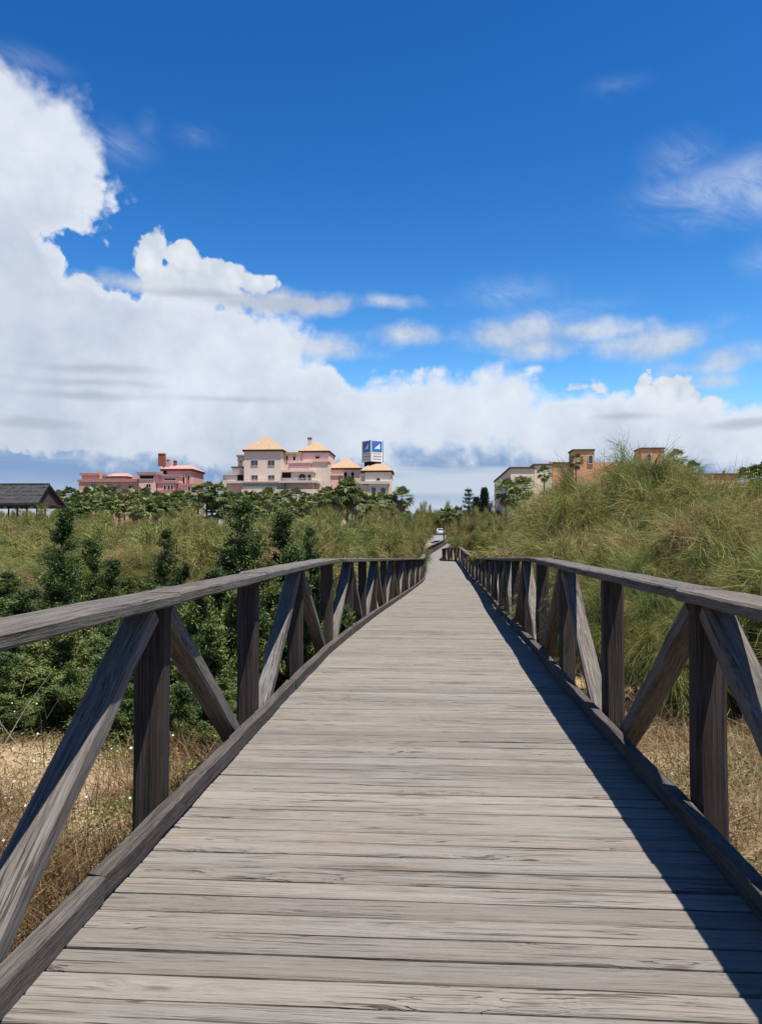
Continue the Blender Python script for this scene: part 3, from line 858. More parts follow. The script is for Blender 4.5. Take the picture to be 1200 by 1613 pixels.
# ------------------------------------------------------------------ dry grass, flowers, dead twigs
def dry_grass():
    r = np.random.default_rng(9)
    P, T, W = [], [], []
    def patch(n, x0, x1, y0, y1, lmin, lmax, t0, t1, bendy, width, clump=0.6):
        x = r.uniform(x0, x1, n); y = r.uniform(y0, y1, n)
        m = np.sin(x * 2.3 + 0.7) * np.sin(y * 1.9 + 1.1) + np.sin(x * 5.1) * np.sin(y * 4.3 + 2.0) * 0.6 + r.normal(0, .5, n)
        bare = (((x + 3.6) / 1.7) ** 2 + ((y - 6.3) / 0.75) ** 2 < 1.0) & (r.random(n) < 0.8)      # the sandy patch
        keep = (m > -clump) & (np.abs(x - deck_x(y)) > 1.30) & ~bare
        x, y, m = x[keep], y[keep], m[keep]; n = len(x)
        z = ground_z(x, y)
        a = r.uniform(0, 6.28, n); le = r.uniform(lmin, lmax, n); b = r.uniform(.15, 1.0, n) * bendy
        s = np.linspace(0, 1, 4)[None, :, None]
        up = np.stack([np.cos(a) * b * .35, np.sin(a) * b * .35, np.ones(n)], -1)
        fall = np.stack([np.cos(a) * b, np.sin(a) * b, -b * .55], -1)
        P.append(np.stack([x, y, z], -1)[:, None] + (up[:, None] * s + fall[:, None] * s ** 2) * le[:, None, None])
        T.append(np.clip(r.uniform(t0, t1, n) + m * .05, 0, 1)); W.append(r.uniform(.7, 1.4, n) * width)
    patch(52000, -8, -1.3, 1.8, 8.5, 0.06, 0.22, 0.20, 0.75, 1.5, 0.0060, 1.0)
    patch(14000, -5.5, -1.3, 1.8, 6.6, 0.18, 0.42, 0.05, 0.60, 0.7, 0.0045, 0.1)
    patch(10000, -2.6, -1.35, 2.2, 7.5, 0.12, 0.40, 0.02, 0.45, 0.8, 0.0055, 0.3)
    patch(52000, 1.3, 8, 1.8, 9, 0.06, 0.26, 0.30, 0.80, 1.4, 0.0060, 1.2)
    patch(9000, 1.35, 7, 2.0, 9, 0.25, 0.60, 0.30, 0.85, 0.8, 0.0050, 0.1)
    patch(16000, -16, -4, 8, 24, 0.10, 0.35, 0.25, 0.8, 1.2, 0.009)
    patch(6000, 1.6, 6, 8, 22, 0.25, 0.7, 0.3, 0.9, 0.8, 0.009, 0.2)
    V, F, A = ribbons(np.concatenate(P), np.concatenate(W), np.concatenate(T), r)
    tag(link('dry_grass', mesh_np('dry_grass', V, F, M['straw'], {'tint': A})), 'dry straw-coloured grass covering the sandy ground beside the walk', 'grass', kind='stuff')
    # green creeping weeds, mostly right and under the first left bays
    P, T, W = [], [], []
    for (cx, cy, R_, n) in ((2.15, 3.3, .42, 1800), (2.7, 3.9, .5, 1600), (1.75, 4.5, .25, 700), (-2.0, 5.0, .5, 1800), (-1.75, 6.1, .4, 1800), (-2.9, 6.9, .8, 3400), (-4.6, 7.4, .9, 3600), (-6.2, 7.2, .8, 2800), (2.4, 6.4, .7, 1800), (3.0, 2.9, .5, 1000)):
        x = cx + r.normal(0, R_ * .5, n); y = cy + r.normal(0, R_ * .5, n)
        ok = np.abs(x - deck_x(y)) > 1.42
        x, y = x[ok], y[ok]; n = len(x)
        z = ground_z(x, y) + r.uniform(0.02, .26, n) * np.exp(-((x - cx) ** 2 + (y - cy) ** 2) / (R_ * R_))
        c = np.stack([x, y, z], -1)
        d = unit(r.normal(size=(n, 3)) + np.array([0, 0, .5]))
        le = r.uniform(.012, .028, n)
        s = np.linspace(0, 1, 3)[None, :, None]
        P.append(c[:, None] + d[:, None] * s * le[:, None, None]); T.append(np.clip(r.normal(.7, .18, n), 0, 1)); W.append(le * .5)
    V, F, A = ribbons(np.concatenate(P), np.concatenate(W), np.concatenate(T), r)
    tag(link('green_weeds', mesh_np('green_weeds', V, F, M['juniper'], {'tint': A})), 'low green weeds creeping over the dry ground beside the railings', 'weeds', kind='stuff')
dry_grass()

M['petal'] = plain('white_petal', (0.62, 0.60, 0.55), 0.7, 0.2)
M['rust_leaf'] = plain('rusty_leaf', (0.30, 0.12, 0.025), 0.7, 0.2)
def specks():
    r = np.random.default_rng(17)
    mb = MB()
    def flower(x, y, z, s):
        n = 6
        pts = []
        for k in range(n * 2):
            q = s * (1.0 if k % 2 == 0 else .55); a = k * math.pi / n
            pts.append((x + math.cos(a) * q, y + math.sin(a) * q * .8, z + math.sin(a) * q * .55))
        mb.poly(pts + [(x, y - s * .25, z + s * .35)], [(i, (i + 1) % (2 * n), 2 * n) for i in range(2 * n)])
    for _ in range(120):
        x = r.uniform(-6.0, -1.5); y = r.uniform(2.6, 8.0)
        flower(x, y, float(ground_z(x, y)) + r.uniform(.10, .42), r.uniform(.007, .015))
    for _ in range(26):
        x = r.uniform(1.6, 4.0); y = r.uniform(3, 7)
        flower(x, y, float(ground_z(x, y)) + r.uniform(.05, .3), r.uniform(.006, .010))
    tag(mb.build('white_flowers', M['petal']), 'tiny white flower heads scattered among dry grass and weeds', 'flowers', kind='stuff')
    mb = MB()
    for _ in range(170):
        x = -1.85 + r.normal(0, .22); y = 5.5 + r.normal(0, .45)
        if abs(x) < 1.48: continue
        z = float(ground_z(x, y)) + r.uniform(.08, .42); s = r.uniform(.007, .016)
        a = Vector(r.normal(size=3)).normalized(); b = a.orthogonal().normalized()
        p = Vector((x, y, z))
        mb.poly([p - a * s, p + b * s * .45, p + a * s, p - b * s * .45], [(0, 1, 2, 3)])
    tag(mb.build('rusty_weed_leaves', M['rust_leaf']), 'rust-orange leaves of a withered weed beside the first left post', 'weeds', kind='stuff')
    mb = MB()
    for _ in range(46):
        b0 = Vector((-5.2 + r.normal(0, .7), 6.7 + r.normal(0, .35), 0)); b0.z = float(ground_z(b0.x, b0.y))
        d = Vector((r.normal(0, .6), r.normal(0, .3), r.uniform(.4, 1.0))).normalized()
        L_ = r.uniform(.3, .8); c = Vector(r.normal(0, .12, 3))
        mb.tube([b0, b0 + d * L_ * .5 + c * .4, b0 + d * L_ + c], [.006, .004, .002], 4)
        for _ in range(2):
            q = b0 + d * L_ * r.uniform(.4, .8); mb.tube([q, q + (d + Vector(r.normal(0, .6, 3))).normalized() * .22], [.003, .0015], 4)
    tag(mb.build('dead_shrub', M['deadtwig']), 'bare grey dead shrub at the left edge beside the dry patch', 'shrub')
specks()

# ==================================================================== palms and conifers
def palm_proto(seed, H, Rc, leaves, skirt):
    r = np.random.default_rng(seed)
    V, Q, A = [], [], []
    def leaf(o, d, size, tint):
        d = d.normalized(); side = d.cross(Vector((0, 0, 1)))
        side = side.normalized() if side.length > 1e-3 else Vector((1, 0, 0))
        up = side.cross(d)
        base = len(V)
        pet = o + d * size * 0.55
        w = 0.03
        V.extend([o - side * w, o + side * w, pet + side * w, pet - side * w]); Q.append((base, base + 1, base + 2, base + 3)); A.extend([tint] * 4)
        for k in range(13):
            a = (k - 6) * 0.24
            dd = (d * math.cos(a) + side * math.sin(a)).normalized()
            ln = size * (0.70 - 0.02 * abs(k - 6)) * r.uniform(.9, 1.1)
            mid = pet + dd * ln * 0.6 + up * 0.04
            tip = pet + dd * ln - Vector((0, 0, 1)) * ln * r.uniform(.12, .45)
            n = dd.cross(up).normalized() * ln * 0.070
            b = len(V)
            V.extend([pet, mid - n, tip, mid + n]); Q.append((b, b + 1, b + 2, b + 3)); A.extend([min(1, max(0, tint + r.normal(0, .06)))] * 4)
    top = Vector((0, 0, H))
    for i in range(leaves):
        e = r.uniform(-0.75, 1.35); a = r.uniform(0, 6.28)
        d = Vector((math.cos(a) * math.cos(e), math.sin(a) * math.cos(e), math.sin(e)))
        leaf(top + d * 0.15, d, Rc * r.uniform(.82, 1.1), float(np.clip(0.38 + e * .12 + r.normal(0, .14), 0, .82)))
    for i in range(skirt):
        a = r.uniform(0, 6.28); e = r.uniform(-1.4, -0.85)
        d = Vector((math.cos(a) * math.cos(e), math.sin(a) * math.cos(e), math.sin(e)))
        leaf(top - Vector((0, 0, r.uniform(.1, .8))), d, Rc * .8, r.uniform(.86, 1.0))
    crown = mesh_np('crown', np.array([tuple(v) for v in V]), np.array(Q), M['palmleaf'], {'tint': A})
    mb = MB()
    n = 9
    mb.tube([(math.sin(k * .5 + seed) * .06, math.cos(k * .6) * .06, -.3 + (H + .2) * k / n) for k in range(n + 1)], [.26 + .05 * (k % 2) - .006 * k for k in range(n + 1)], 8)
    return crown, mb.mesh('trunk', M['palmtrunk'], True)
PALMS = [palm_proto(101, 6.0, 2.7, 34, 12), palm_proto(102, 6.0, 2.8, 38, 9), palm_proto(103, 6.0, 2.6, 30, 15)]

def put_palm(px, py, d, rad_px, label, group, i):
    """palm whose crown centre shows at (px, py) with a crown radius of rad_px photo pixels"""
    c = at(px, py, d); g = float(ground_z(c.x, c.y))
    s = rad_px * d / FPX / 2.2
    h = (c.z - g) / 6.0
    o = empty('fan_palm', (c.x, c.y, g), rng.uniform(0, 6.28)); o.scale = (s, s, s)
    tag(o, label, 'palm', group)
    link('crown', PALMS[i % 3][0], o, loc=(0, 0, (h * 6.0) / s - 6.0))
    t = link('trunk', PALMS[i % 3][1], o); t.scale = (1, 1, max(h / s, .05))
r = np.random.default_rng(33)
k = 0
ORD = ['first', 'second', 'third', 'fourth', 'fifth', 'sixth', 'seventh', 'eighth', 'ninth', 'tenth', 'eleventh', 'twelfth', 'thirteenth', 'fourteenth', 'fifteenth', 'sixteenth', 'seventeenth', 'eighteenth', 'nineteenth', 'twentieth']
ROWS = ['back', 'middle', 'front', 'lowest']
def belt(rows, what, group):
    global k
    for row, (py, d, x0, x1, stp) in enumerate(rows):
        for j, px in enumerate(np.arange(x0, x1, stp)):
            put_palm(px + r.uniform(-3, 3), py + r.uniform(-6, 5), d + r.uniform(-4, 4), r.uniform(10.5, 14.5),
                     'fan palm, %s from the left in the %s row before the %s' % (ORD[j], ROWS[row], what), group, k); k += 1
belt(((785, 205, 92, 232, 17), (794, 197, 100, 302, 18), (804, 189, 96, 302, 19)), 'pink building', 'palms before the pink building')
for px, py, rd, lb in ((243, 789, 13, 'fan palm before the pink mid block'), (262, 792, 13, 'fan palm left of the pink tower foot'), (284, 790, 13, 'fan palm before the arched window of the pink tower')):
    put_palm(px, py, 204, rd, lb, 'palms before the pink building', k); k += 1
for px, py, rd, lb in ((312, 779, 14, 'leftmost of the taller palms with bare trunks between the two hotels'), (326, 774, 14, 'palm with a tall crown among bare trunks between the hotels'),
                       (343, 777, 14, 'palm with bare pale trunk at the left end of the peach hotel'), (334, 784, 12, 'shorter palm among the bare trunks between the hotels')):
    put_palm(px, py, 190, rd, lb, 'palms with bare trunks', k); k += 1
belt(((789, 205, 360, 530, 18), (798, 197, 352, 548, 18), (806, 189, 312, 640, 20)), 'peach hotel', 'palms before the peach hotel')
for px, py, rd, lb in ((424, 784, 14, 'palm standing under the windows of the peach hotel tower'), (516, 783, 15, 'palm before the blank wall of the middle hotel tower'),
                       (547, 774, 17, 'tallest palm, before the arched windows of the peach hotel'), (533, 785, 16, 'palm just left of the tallest hotel palm'),
                       (560, 788, 16, 'palm just right of the tallest hotel palm'), (602, 791, 13, 'palm before the arched porch below the rooftop sign'),
                       (633, 784, 15, 'palm standing alone right of the sign tower'), (617, 792, 11, 'low palm between sign tower and lone palm'), (582, 793, 13, 'low palm left of the arched porch'),
                       (699, 811, 9, 'palm at the far end of the walk'), (709, 809, 8, 'small palm right of the far end of the walk'), (722, 807, 8, 'small palm left of the airy conifer')):
    put_palm(px, py, 172 if px < 690 else 160, rd, lb, 'single palms near the hotel', k); k += 1
for px, py, d, rd, lb in ((797, 774, 150, 17, 'brownish palm against the shaded cream wall'), (826, 768, 150, 15, 'palm before the dark opening of the cream wall'),
                          (812, 783, 146, 13, 'low palm at the foot of the cream wall'), (857, 745, 150, 10, 'small palm at the step of the cream roof'), (907, 726, 165, 10, 'palm left of the small orange tower'),
                          (1066, 722, 150, 11, 'palm top right of the second orange tower'), (1092, 741, 150, 13, 'palm top above the right shoulder of the broom clump'),
                          (1178, 757, 120, 18, 'left one of the big palms at the right edge'), (1198, 752, 120, 19, 'big palm cut by the right picture edge'), (1188, 775, 116, 17, 'low palm under the two big palms at right'), (1215, 770, 118, 17, 'palm outside the right picture edge')):
    put_palm(px, py, d, rd, lb, 'palms by the orange building', k); k += 1

def conifer(px, ybase, ytop, d, rad, airy, label, seed):
    r = np.random.default_rng(seed)
    b = at(px, ybase, d); H = at(px, ytop, d).z - b.z
    g = float(ground_z(b.x, b.y)); H += b.z - g
    o = tag(empty('conifer', (b.x, b.y, g)), label, 'tree', 'conifers at the end of the walk')
    mb = MB(); mb.tube([(0, 0, -.2), (0.05, 0, H * .5), (0, 0, H)], [.22, .14, .03], 7); 
    P, T, W = [], [], []
    levels = 12 if airy else 26
    for i in range(levels):
        t = 0.16 + 0.84 * i / levels
        z = H * t
        L_ = rad * (1 - t) ** (0.75 if airy else .9) + .25
        for a in np.linspace(0, 6.28, 6 if airy else 9)[:-1] + r.uniform(0, 6):
            dirv = np.array([math.cos(a), math.sin(a), r.uniform(.05, .35)])
            mb.tube([(0, 0, z), tuple(np.array([0, 0, z]) + dirv * L_ * r.uniform(.75, 1))], [.04, .012], 4)
            n = int(70 if airy else 80)
            s = r.uniform(.12, 1, n)
            c = np.array([0, 0, z]) + dirv * (s * L_)[:, None] + r.normal(0, .13, (n, 3))
            dd = unit(dirv + r.normal(0, .7, (n, 3)))
            le = r.uniform(.18, .42, n)
            ss = np.linspace(0, 1, 2)[None, :, None]
            P.append(c[:, None] + dd[:, None] * ss * le[:, None, None]); T.append(np.clip(r.normal(.62 if airy else .22, .15, n), 0, 1)); W.append(le * .22)
    V, F, A = ribbons(np.concatenate(P), np.concatenate(W), np.concatenate(T), r)
    link('crown', mesh_np('crown', V, F, M['pineleaf'], {'tint': A}), o)
    mb.build('trunk', M['bark'], o)
conifer(738, 800, 767, 150, 2.1, True, 'airy pale green conifer with open tiers at the end of the walk', 1)
conifer(763, 800, 768, 150, 1.9, False, 'dense dark green conifer beside the shaded cream wall', 2)
conifer(750, 802, 783, 156, 1.5, False, 'low dark conifer between the airy one and the dense one', 3)

# ==================================================================== buildings
M['peach'] = stucco('peach_stucco', (0.58, 0.475, 0.38))
M['pinkpeach'] = stucco('rosy_stucco', (0.60, 0.45, 0.38))
M['pink'] = stucco('pink_stucco', (0.50, 0.265, 0.225))
M['pinklight'] = stucco('light_pink_stucco', (0.62, 0.38, 0.33))
M['cream'] = stucco('cream_stucco', (0.58, 0.50, 0.37))
M['orange'] = stucco('orange_stucco', (0.50, 0.265, 0.150))
M['green'] = stucco('green_terrace', (0.17, 0.21, 0.17))
M['tile'] = tile_mat('roof_tiles', (0.25, 0.165, 0.100), (0.34, 0.235, 0.150))
M['pinktile'] = tile_mat('pink_roof_tiles', (0.28, 0.150, 0.122), (0.37, 0.22, 0.185))
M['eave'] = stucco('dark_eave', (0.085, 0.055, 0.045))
M['glass'] = plain('window_glass', (0.028, 0.042, 0.062), 0.12, 0.6)
M['teal'] = plain('teal_glass', (0.035, 0.095, 0.115), 0.15, 0.6)
M['wframe'] = plain('window_frame', (0.42, 0.36, 0.31), 0.6)
M['dark'] = plain('opening_shade_and_plinth', (0.020, 0.013, 0.012), 0.9, 0.1)  # paints the shade of uncut openings as flat panes; also colours the plinth
M['brick'] = stucco('red_brown_panel', (0.22, 0.075, 0.050))
M['whitewall'] = stucco('white_paint', (0.46, 0.43, 0.40))

class House:
    """blocks given by what the photograph shows of their front: photo x and y, distance, depth in metres"""
    def __init__(s, name, px, d, label):
        p = at(px, 845, d)
        s.o = Vector((p.x, d, 0.0))
        s.g = float(ground_z(p.x, d)) - 0.3
        s.root = tag(empty(name, (p.x, d, s.g)), label, 'building')
        s.org = Vector((p.x, d, s.g))
    def rect(s, x0, x1, yt, yb, d):
        a = at(x0, yt, d) - s.org; b = at(x1, yb if yb else yt, d) - s.org
        return a.x, b.x, (b.z if yb else 0.0), a.z, d - s.org.y
    def block(s, x0, x1, yt, yb, d, dep, mat, name='wall', parent=None):
        X0, X1, Z0, Z1, Y = s.rect(x0, x1, yt, yb, d)
        return MB().box(X0, X1, Y, Y + dep, Z0, Z1).build(name, M[mat], parent or s.root)
    def slab(s, x0, x1, yt, yb, d, dep, mat, over=0.35, name='cornice', parent=None):
        X0, X1, Z0, Z1, Y = s.rect(x0, x1, yt, yb, d)
        return MB().box(X0 - over, X1 + over, Y - over, Y + dep + over, Z0, Z1).build(name, M[mat], parent or s.root)
    def roof(s, x0, x1, yt, yb, d, dep, mat, over=0.6, ridge=(0, 0)):
        X0, X1, Z0, Z1, Y = s.rect(x0, x1, yt, yb, d)
        Z1 = (at((x0 + x1) / 2, yt, d + dep / 2) - s.org).z
        o = MB().hip(X0 - over, X1 + over, Y - over, Y + dep + over, Z0, Z1, *ridge).build('roof', M[mat], s.root)
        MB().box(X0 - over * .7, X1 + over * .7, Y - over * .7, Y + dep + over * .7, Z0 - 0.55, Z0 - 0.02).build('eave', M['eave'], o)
        return o
    def window(s, x0, x1, yt, yb, d, glass='glass', arch=False, name='window', bars=True):
        X0, X1, Z0, Z1, Y = s.rect(x0, x1, yt, yb, d)
        w = X1 - X0; f = min(0.16, w * .14)
        def outline(i):
            if not arch: return [(X0 + i, Z0 + i), (X1 - i, Z0 + i), (X1 - i, Z1 - i), (X0 + i, Z1 - i)]
            cx = (X0 + X1) / 2; rr = w / 2 - i; zc = Z1 - w / 2
            return [(X0 + i, Z0 + i), (X1 - i, Z0 + i)] + [(cx + rr * math.cos(a), zc + rr * math.sin(a)) for a in np.linspace(0, math.pi, 9)]
        a, b = outline(0.0), outline(f); n = len(a)
        mb = MB()
        vs = [(x, Y - .14, z) for x, z in a] + [(x, Y - .14, z) for x, z in b] + [(x, Y + .05, z) for x, z in a] + [(x, Y - .02, z) for x, z in b]
        fs = [(i, (i + 1) % n, n + (i + 1) % n, n + i) for i in range(n)] + [(2 * n + i, 2 * n + (i + 1) % n, (i + 1) % n, i) for i in range(n)] + [(n + i, n + (i + 1) % n, 3 * n + (i + 1) % n, 3 * n + i) for i in range(n)]
        mb.poly(vs, fs)
        if bars and w > 1.2:
            cx = (X0 + X1) / 2; mb.box(cx - .05, cx + .05, Y - .10, Y - .03, Z0 + f, (Z1 if not arch else Z1 - w * .2) - f)
        fr = mb.build(name, M['wframe'], s.root)
        MB().poly([(x, Y - .03, z) for x, z in b], [tuple(range(n))]).build('pane', M[glass], fr)
    def rail(s, x0, x1, yt, yb, d, mat='wframe'):
        X0, X1, Z0, Z1, Y = s.rect(x0, x1, yt, yb, d)
        mb = MB().box(X0, X1, Y - .06, Y + .06, Z1 - .12, Z1)
        for x in np.arange(X0 + .1, X1, .45): mb.box(x - .05, x + .05, Y - .05, Y + .05, Z0, Z1 - .121)
        mb.build('balustrade', M[mat], s.root)

# ---- peach hotel with three tiled towers
h = House('hotel', 470, 250, 'peach hotel with three orange pyramid roofs and stepped balconies')
h.block(384.5, 443, 709, None, 250, 13, 'peach'); h.roof(384.5, 443, 686, 708, 250, 13, 'tile', 0.7)
for x0 in (395, 421.5):
    h.window(x0, x0 + 11.5, 724.5, 734, 250); h.window(x0 + .5, x0 + 11.5, 748, 757.5, 250)
h.slab(384, 446, 758, 761, 248.2, 10, 'pinkpeach', name='terrace_edge'); h.block(383, 448, 761, 771, 248, 10, 'green', 'terrace_wall'); h.block(380, 500, 771, None, 247, 18, 'pinkpeach')
h.rail(384, 446, 754.5, 758, 247.6)
h.window(449, 460.5, 770.5, 778, 246.9); h.window(407, 416, 774, 782, 246.9); h.window(472, 481, 774, 782, 246.9)
# left stepped wing
h.block(351, 384, 748, None, 253, 12, 'pinkpeach'); h.slab(351, 384, 745.5, 748, 253, 12, 'whitewall'); h.block(366, 384.4, 737, 748, 255, 9, 'peach'); h.slab(366, 384.4, 735, 737, 255, 9, 'eave')
h.block(374, 384.4, 719, 735, 257, 8, 'pinkpeach'); h.slab(374, 384.4, 716.5, 719, 257, 8, 'tile'); h.window(373, 384, 747.5, 757, 252.9, 'dark', name='loggia', bars=False); h.window(376.5, 382, 724, 731, 256.9, 'dark')
h.slab(357, 392, 757.5, 761, 251, 4, 'whitewall', name='terrace_edge'); h.rail(366, 384, 740.5, 745, 252.6)
# right stepped wing of balconies
h.block(443.5, 472, 715, None, 254, 14, 'pinkpeach'); h.slab(443.5, 472, 712.5, 715, 254, 14, 'tile', 0.5)
h.block(455, 488, 729, None, 251.5, 10, 'pinklight'); h.slab(455, 488, 727, 729, 251.5, 10, 'pinkpeach'); h.rail(447, 488, 735, 740, 250.9)
h.slab(446, 492, 740, 743, 249.5, 9, 'pinkpeach', name='terrace_edge'); h.block(446, 492, 743, None, 250, 9, 'peach')
h.window(443.8, 459, 743.5, 754, 249.9, 'dark', name='loggia', bars=False); h.window(470, 482, 746, 758, 249.9, 'dark', True, name='arched_window'); h.window(484.5, 490, 747, 758, 249.9, 'dark', True, name='arched_window', bars=False)
h.rail(440, 490, 753, 757, 248.6); h.slab(440, 498, 757, 760, 247.2, 10, 'whitewall', name='terrace_edge')
h.window(461, 466, 718, 726, 253.9, 'dark', True, name='arched_window', bars=False); h.window(450, 454, 718, 726, 253.9, 'dark', True, name='arched_window', bars=False)
# middle tower
h.block(473, 518, 711, None, 256, 16, 'pinkpeach'); h.roof(472.5, 516.5, 696, 710, 256, 16, 'tile', 0.7); h.block(484.5, 490, 690.5, 705, 262, 1.4, 'pinkpeach', 'chimney'); h.slab(484.5, 490, 689, 690.6, 262, 1.4, 'eave', .12, 'chimney_cap')
h.window(496, 504, 718.5, 723, 255.9, 'dark', bars=False); h.slab(478, 517, 724, 727, 254.6, 6, 'pinklight', .2); h.block(478, 517, 727, None, 254.8, 6, 'peach')
# low wing with arches
h.block(519, 567, 738, None, 262, 16, 'pinkpeach'); h.roof(519, 567, 721, 737, 262, 16, 'tile', 0.7)
for x0 in (541, 552): h.window(x0, x0 + 6.5, 743, 756, 261.9, 'dark', True, name='arched_window', bars=False)
h.slab(520, 540, 746, 749, 260.5, 3, 'pinklight', .1); h.block(521, 533, 749, None, 260.7, 3, 'pinklight')
# tower that carries the sign
h.block(575, 616, 742, None, 252, 12, 'cream'); h.roof(570, 616, 731.5, 741, 252, 12, 'tile', 0.6, (2.4, 2.4))
h.block(568, 577, 744, None, 253.5, 10, 'pinkpeach'); h.slab(567, 580, 746, 749.5, 252.4, 8, 'whitewall', .2); h.window(592.5, 599, 752.5, 757.5, 251.9, 'dark', bars=False)
h.slab(567, 612, 758, 762, 249.2, 4, 'whitewall', .25, 'porch_roof'); h.block(581, 609, 762, None, 249.6, 2.4, 'cream', 'porch'); h.block(568, 581, 764, None, 250.5, 2, 'pinkpeach')
h.window(584.5, 592.5, 767, 781, 249.5, 'glass', True, name='arched_window', bars=False); h.window(599, 608, 767.5, 783, 249.5, 'glass', True, name='arched_window', bars=False)
h.slab(567, 576, 775, 778, 249.6, 1.5, 'pinklight', .1)
hotel = h

# ---- rooftop sign: a four-sided white box turned on its corner
def rooftop_sign():
    base = at(587.0, 731.5, 257.5); top = at(587.0, 695, 257.5)
    H = top.z - base.z
    half = 17.0 * 257.5 / FPX / math.sqrt(2) * 0.985
    root = tag(empty('rooftop_sign', base, R(45 - 7)), 'white box sign with blue sail pictures and yellow lettering on the hotel roof', 'sign')
    white = plain('sign_white', (0.62, 0.62, 0.62), 0.5); blue = plain('sign_blue', (0.012, 0.15, 0.45), 0.5)
    red = plain('sign_red', (0.40, 0.03, 0.045), 0.5); yel = plain('sign_yellow', (0.50, 0.42, 0.03), 0.5); grey = plain('sign_grey', (0.20, 0.20, 0.22), 0.5); sea = plain('sign_light_blue', (0.06, 0.23, 0.48), 0.5)
    MB().box(-half * .82, half * .82, -half * .82, half * .82, -0.6, 0.75).build('plinth', M['dark'], root)
    MB().box(-half, half, -half, half, 0.75, H).build('cabinet', white, root)
    fr = MB()
    for sx in (-1, 1):
        for sy in (-1, 1):
            fr.box(sx * half - .10, sx * half + .10, sy * half - .10, sy * half + .10, .6, H + .1)
    fr.build('corner_post', grey, root)
    for fc in range(4):
        e = Matrix.Rotation(fc * math.pi / 2, 4, 'Z')
        def shape(name, pts, mat, off, parent):
            # pts in face units: u 0-1 left to right, v 0-1 bottom to top
            v = [e @ Vector(((u - .5) * 2 * half, -half - off, .75 + vv * (H - .75))) for u, vv in pts]
            w = [e @ Vector(((u - .5) * 2 * half, -half + .01, .75 + vv * (H - .75))) for u, vv in pts]
            n = len(v)
            return MB().poly(v + w, [tuple(range(n))] + [(i, n + i, n + (i + 1) % n, (i + 1) % n) for i in range(n)]).build(name, mat, parent)
        pic = shape('picture_panel', [(.09, .46), (.91, .46), (.91, .97), (.09, .97)], blue, .03, root)
        shape('sail', [(.28, .60), (.74, .60), (.74, .86)], white, .06, pic)
        shape('red_patch', [(.22, .80), (.40, .78), (.44, .88), (.30, .92), (.22, .90)], red, .06, pic)
        shape('wave', [(.20, .53), (.50, .575), (.82, .545), (.82, .58), (.50, .60), (.20, .565)], sea, .055, pic)
        x = .12
        for wd in (.09, .07, .10, .08, .09, .10, .09):
            shape('letter_stroke', [(x, .355), (x + wd * .78, .355), (x + wd * .72, .44), (x + .012, .44)], yel, .04, root); x += wd + .012
        x = .18
        for wd in (.10, .13, .07, .12, .10):
            shape('small_letter_stroke', [(x, .22), (x + wd, .22), (x + wd, .275), (x, .275)], grey, .04, root); x += wd + .035
        shape('underline', [(.18, .11), (.82, .11), (.82, .135), (.18, .135)], grey, .04, root)
rooftop_sign()

# ---- pink building with turrets
h = House('pink_building', 212, 240, 'low pink building with stepped flat roofs and thin chimneys beyond the palm belt')
h.block(134, 219, 759, None, 240, 14, 'pink'); h.slab(133, 219, 755, 759, 240, 14, 'pinktile', .8, 'roof'); h.block(124, 135, 758, None, 243, 12, 'pink'); h.slab(123, 136, 755.5, 758, 243, 12, 'pinktile', .3, 'roof')
h.block(129, 153, 748.5, 756, 245, 8, 'pink'); h.slab(128, 153, 745, 748.5, 245, 8, 'pinktile', .4, 'roof'); h.block(152, 157, 743, 754, 246, 2, 'pink', 'chimney')
h.block(170, 198, 750, 756, 245, 8, 'pink'); h.roof(168, 199, 745.5, 750, 245, 8, 'pinktile', .3, (2.2, .3)); h.block(208, 215, 750, 757, 246, 3, 'pink', 'chimney')
for x0 in (143, 164): h.window(x0, x0 + 9, 761, 771, 239.9, 'teal')
h.window(184, 190, 763, 770, 239.9, 'teal'); h.window(202, 210, 764, 771, 239.9, 'dark')
h.block(219, 244, 748, None, 238, 12, 'pinklight'); h.slab(218, 245, 744, 748, 238, 12, 'pinktile', .4, 'roof'); h.window(220, 243, 748.6, 755, 237.9, 'dark', name='loggia', bars=False); h.window(230, 238, 762, 768, 237.9, 'dark')
h.block(256, 301, 739, None, 246, 14, 'pink'); h.roof(255, 301, 733.5, 738.5, 246, 14, 'pinktile', .6, (3, 2)); h.window(284.5, 291.5, 747, 764, 245.9, 'dark', True, name='arched_window'); h.window(256.5, 264, 739.5, 748.5, 245.9, 'dark', bars=False); h.window(295, 299, 748, 757, 245.9, 'dark', bars=False)
h.block(247, 282, 751, None, 242, 6, 'pinklight'); h.slab(246, 282, 748.5, 751, 242, 6, 'pinktile', .3, 'roof'); h.window(258, 278, 752.5, 757, 241.9, 'dark', name='loggia', bars=False)
h.block(247, 275, 761, None, 239, 5, 'pink'); h.slab(246, 276, 758.5, 761, 239, 5, 'pinktile', .3, 'roof')
for x0 in (258, 264, 269): h.window(x0, x0 + 4, 764, 772, 238.9, 'dark', bars=False)
h.slab(246, 290, 773, 776, 236, 6, 'pinktile', .4, 'roof'); h.block(246, 288, 776, None, 236.3, 6, 'pink'); h.window(246.5, 252, 778, 784, 236.2, 'teal'); h.block(283, 304, 765, None, 241, 8, 'pinklight'); h.slab(283, 303, 762, 765, 241, 8, 'pinktile', .3, 'roof'); h.window(296, 300, 766, 774, 240.9, 'dark', bars=False)
h.block(252, 256, 733, 742, 247, 1.2, 'pinklight', 'mast'); h.block(249, 258.5, 714.5, 734, 247, 1.6, 'brick', 'chimney'); h.slab(249, 258.5, 713, 714.6, 247, 1.6, 'pinklight', .15, 'chimney_cap')
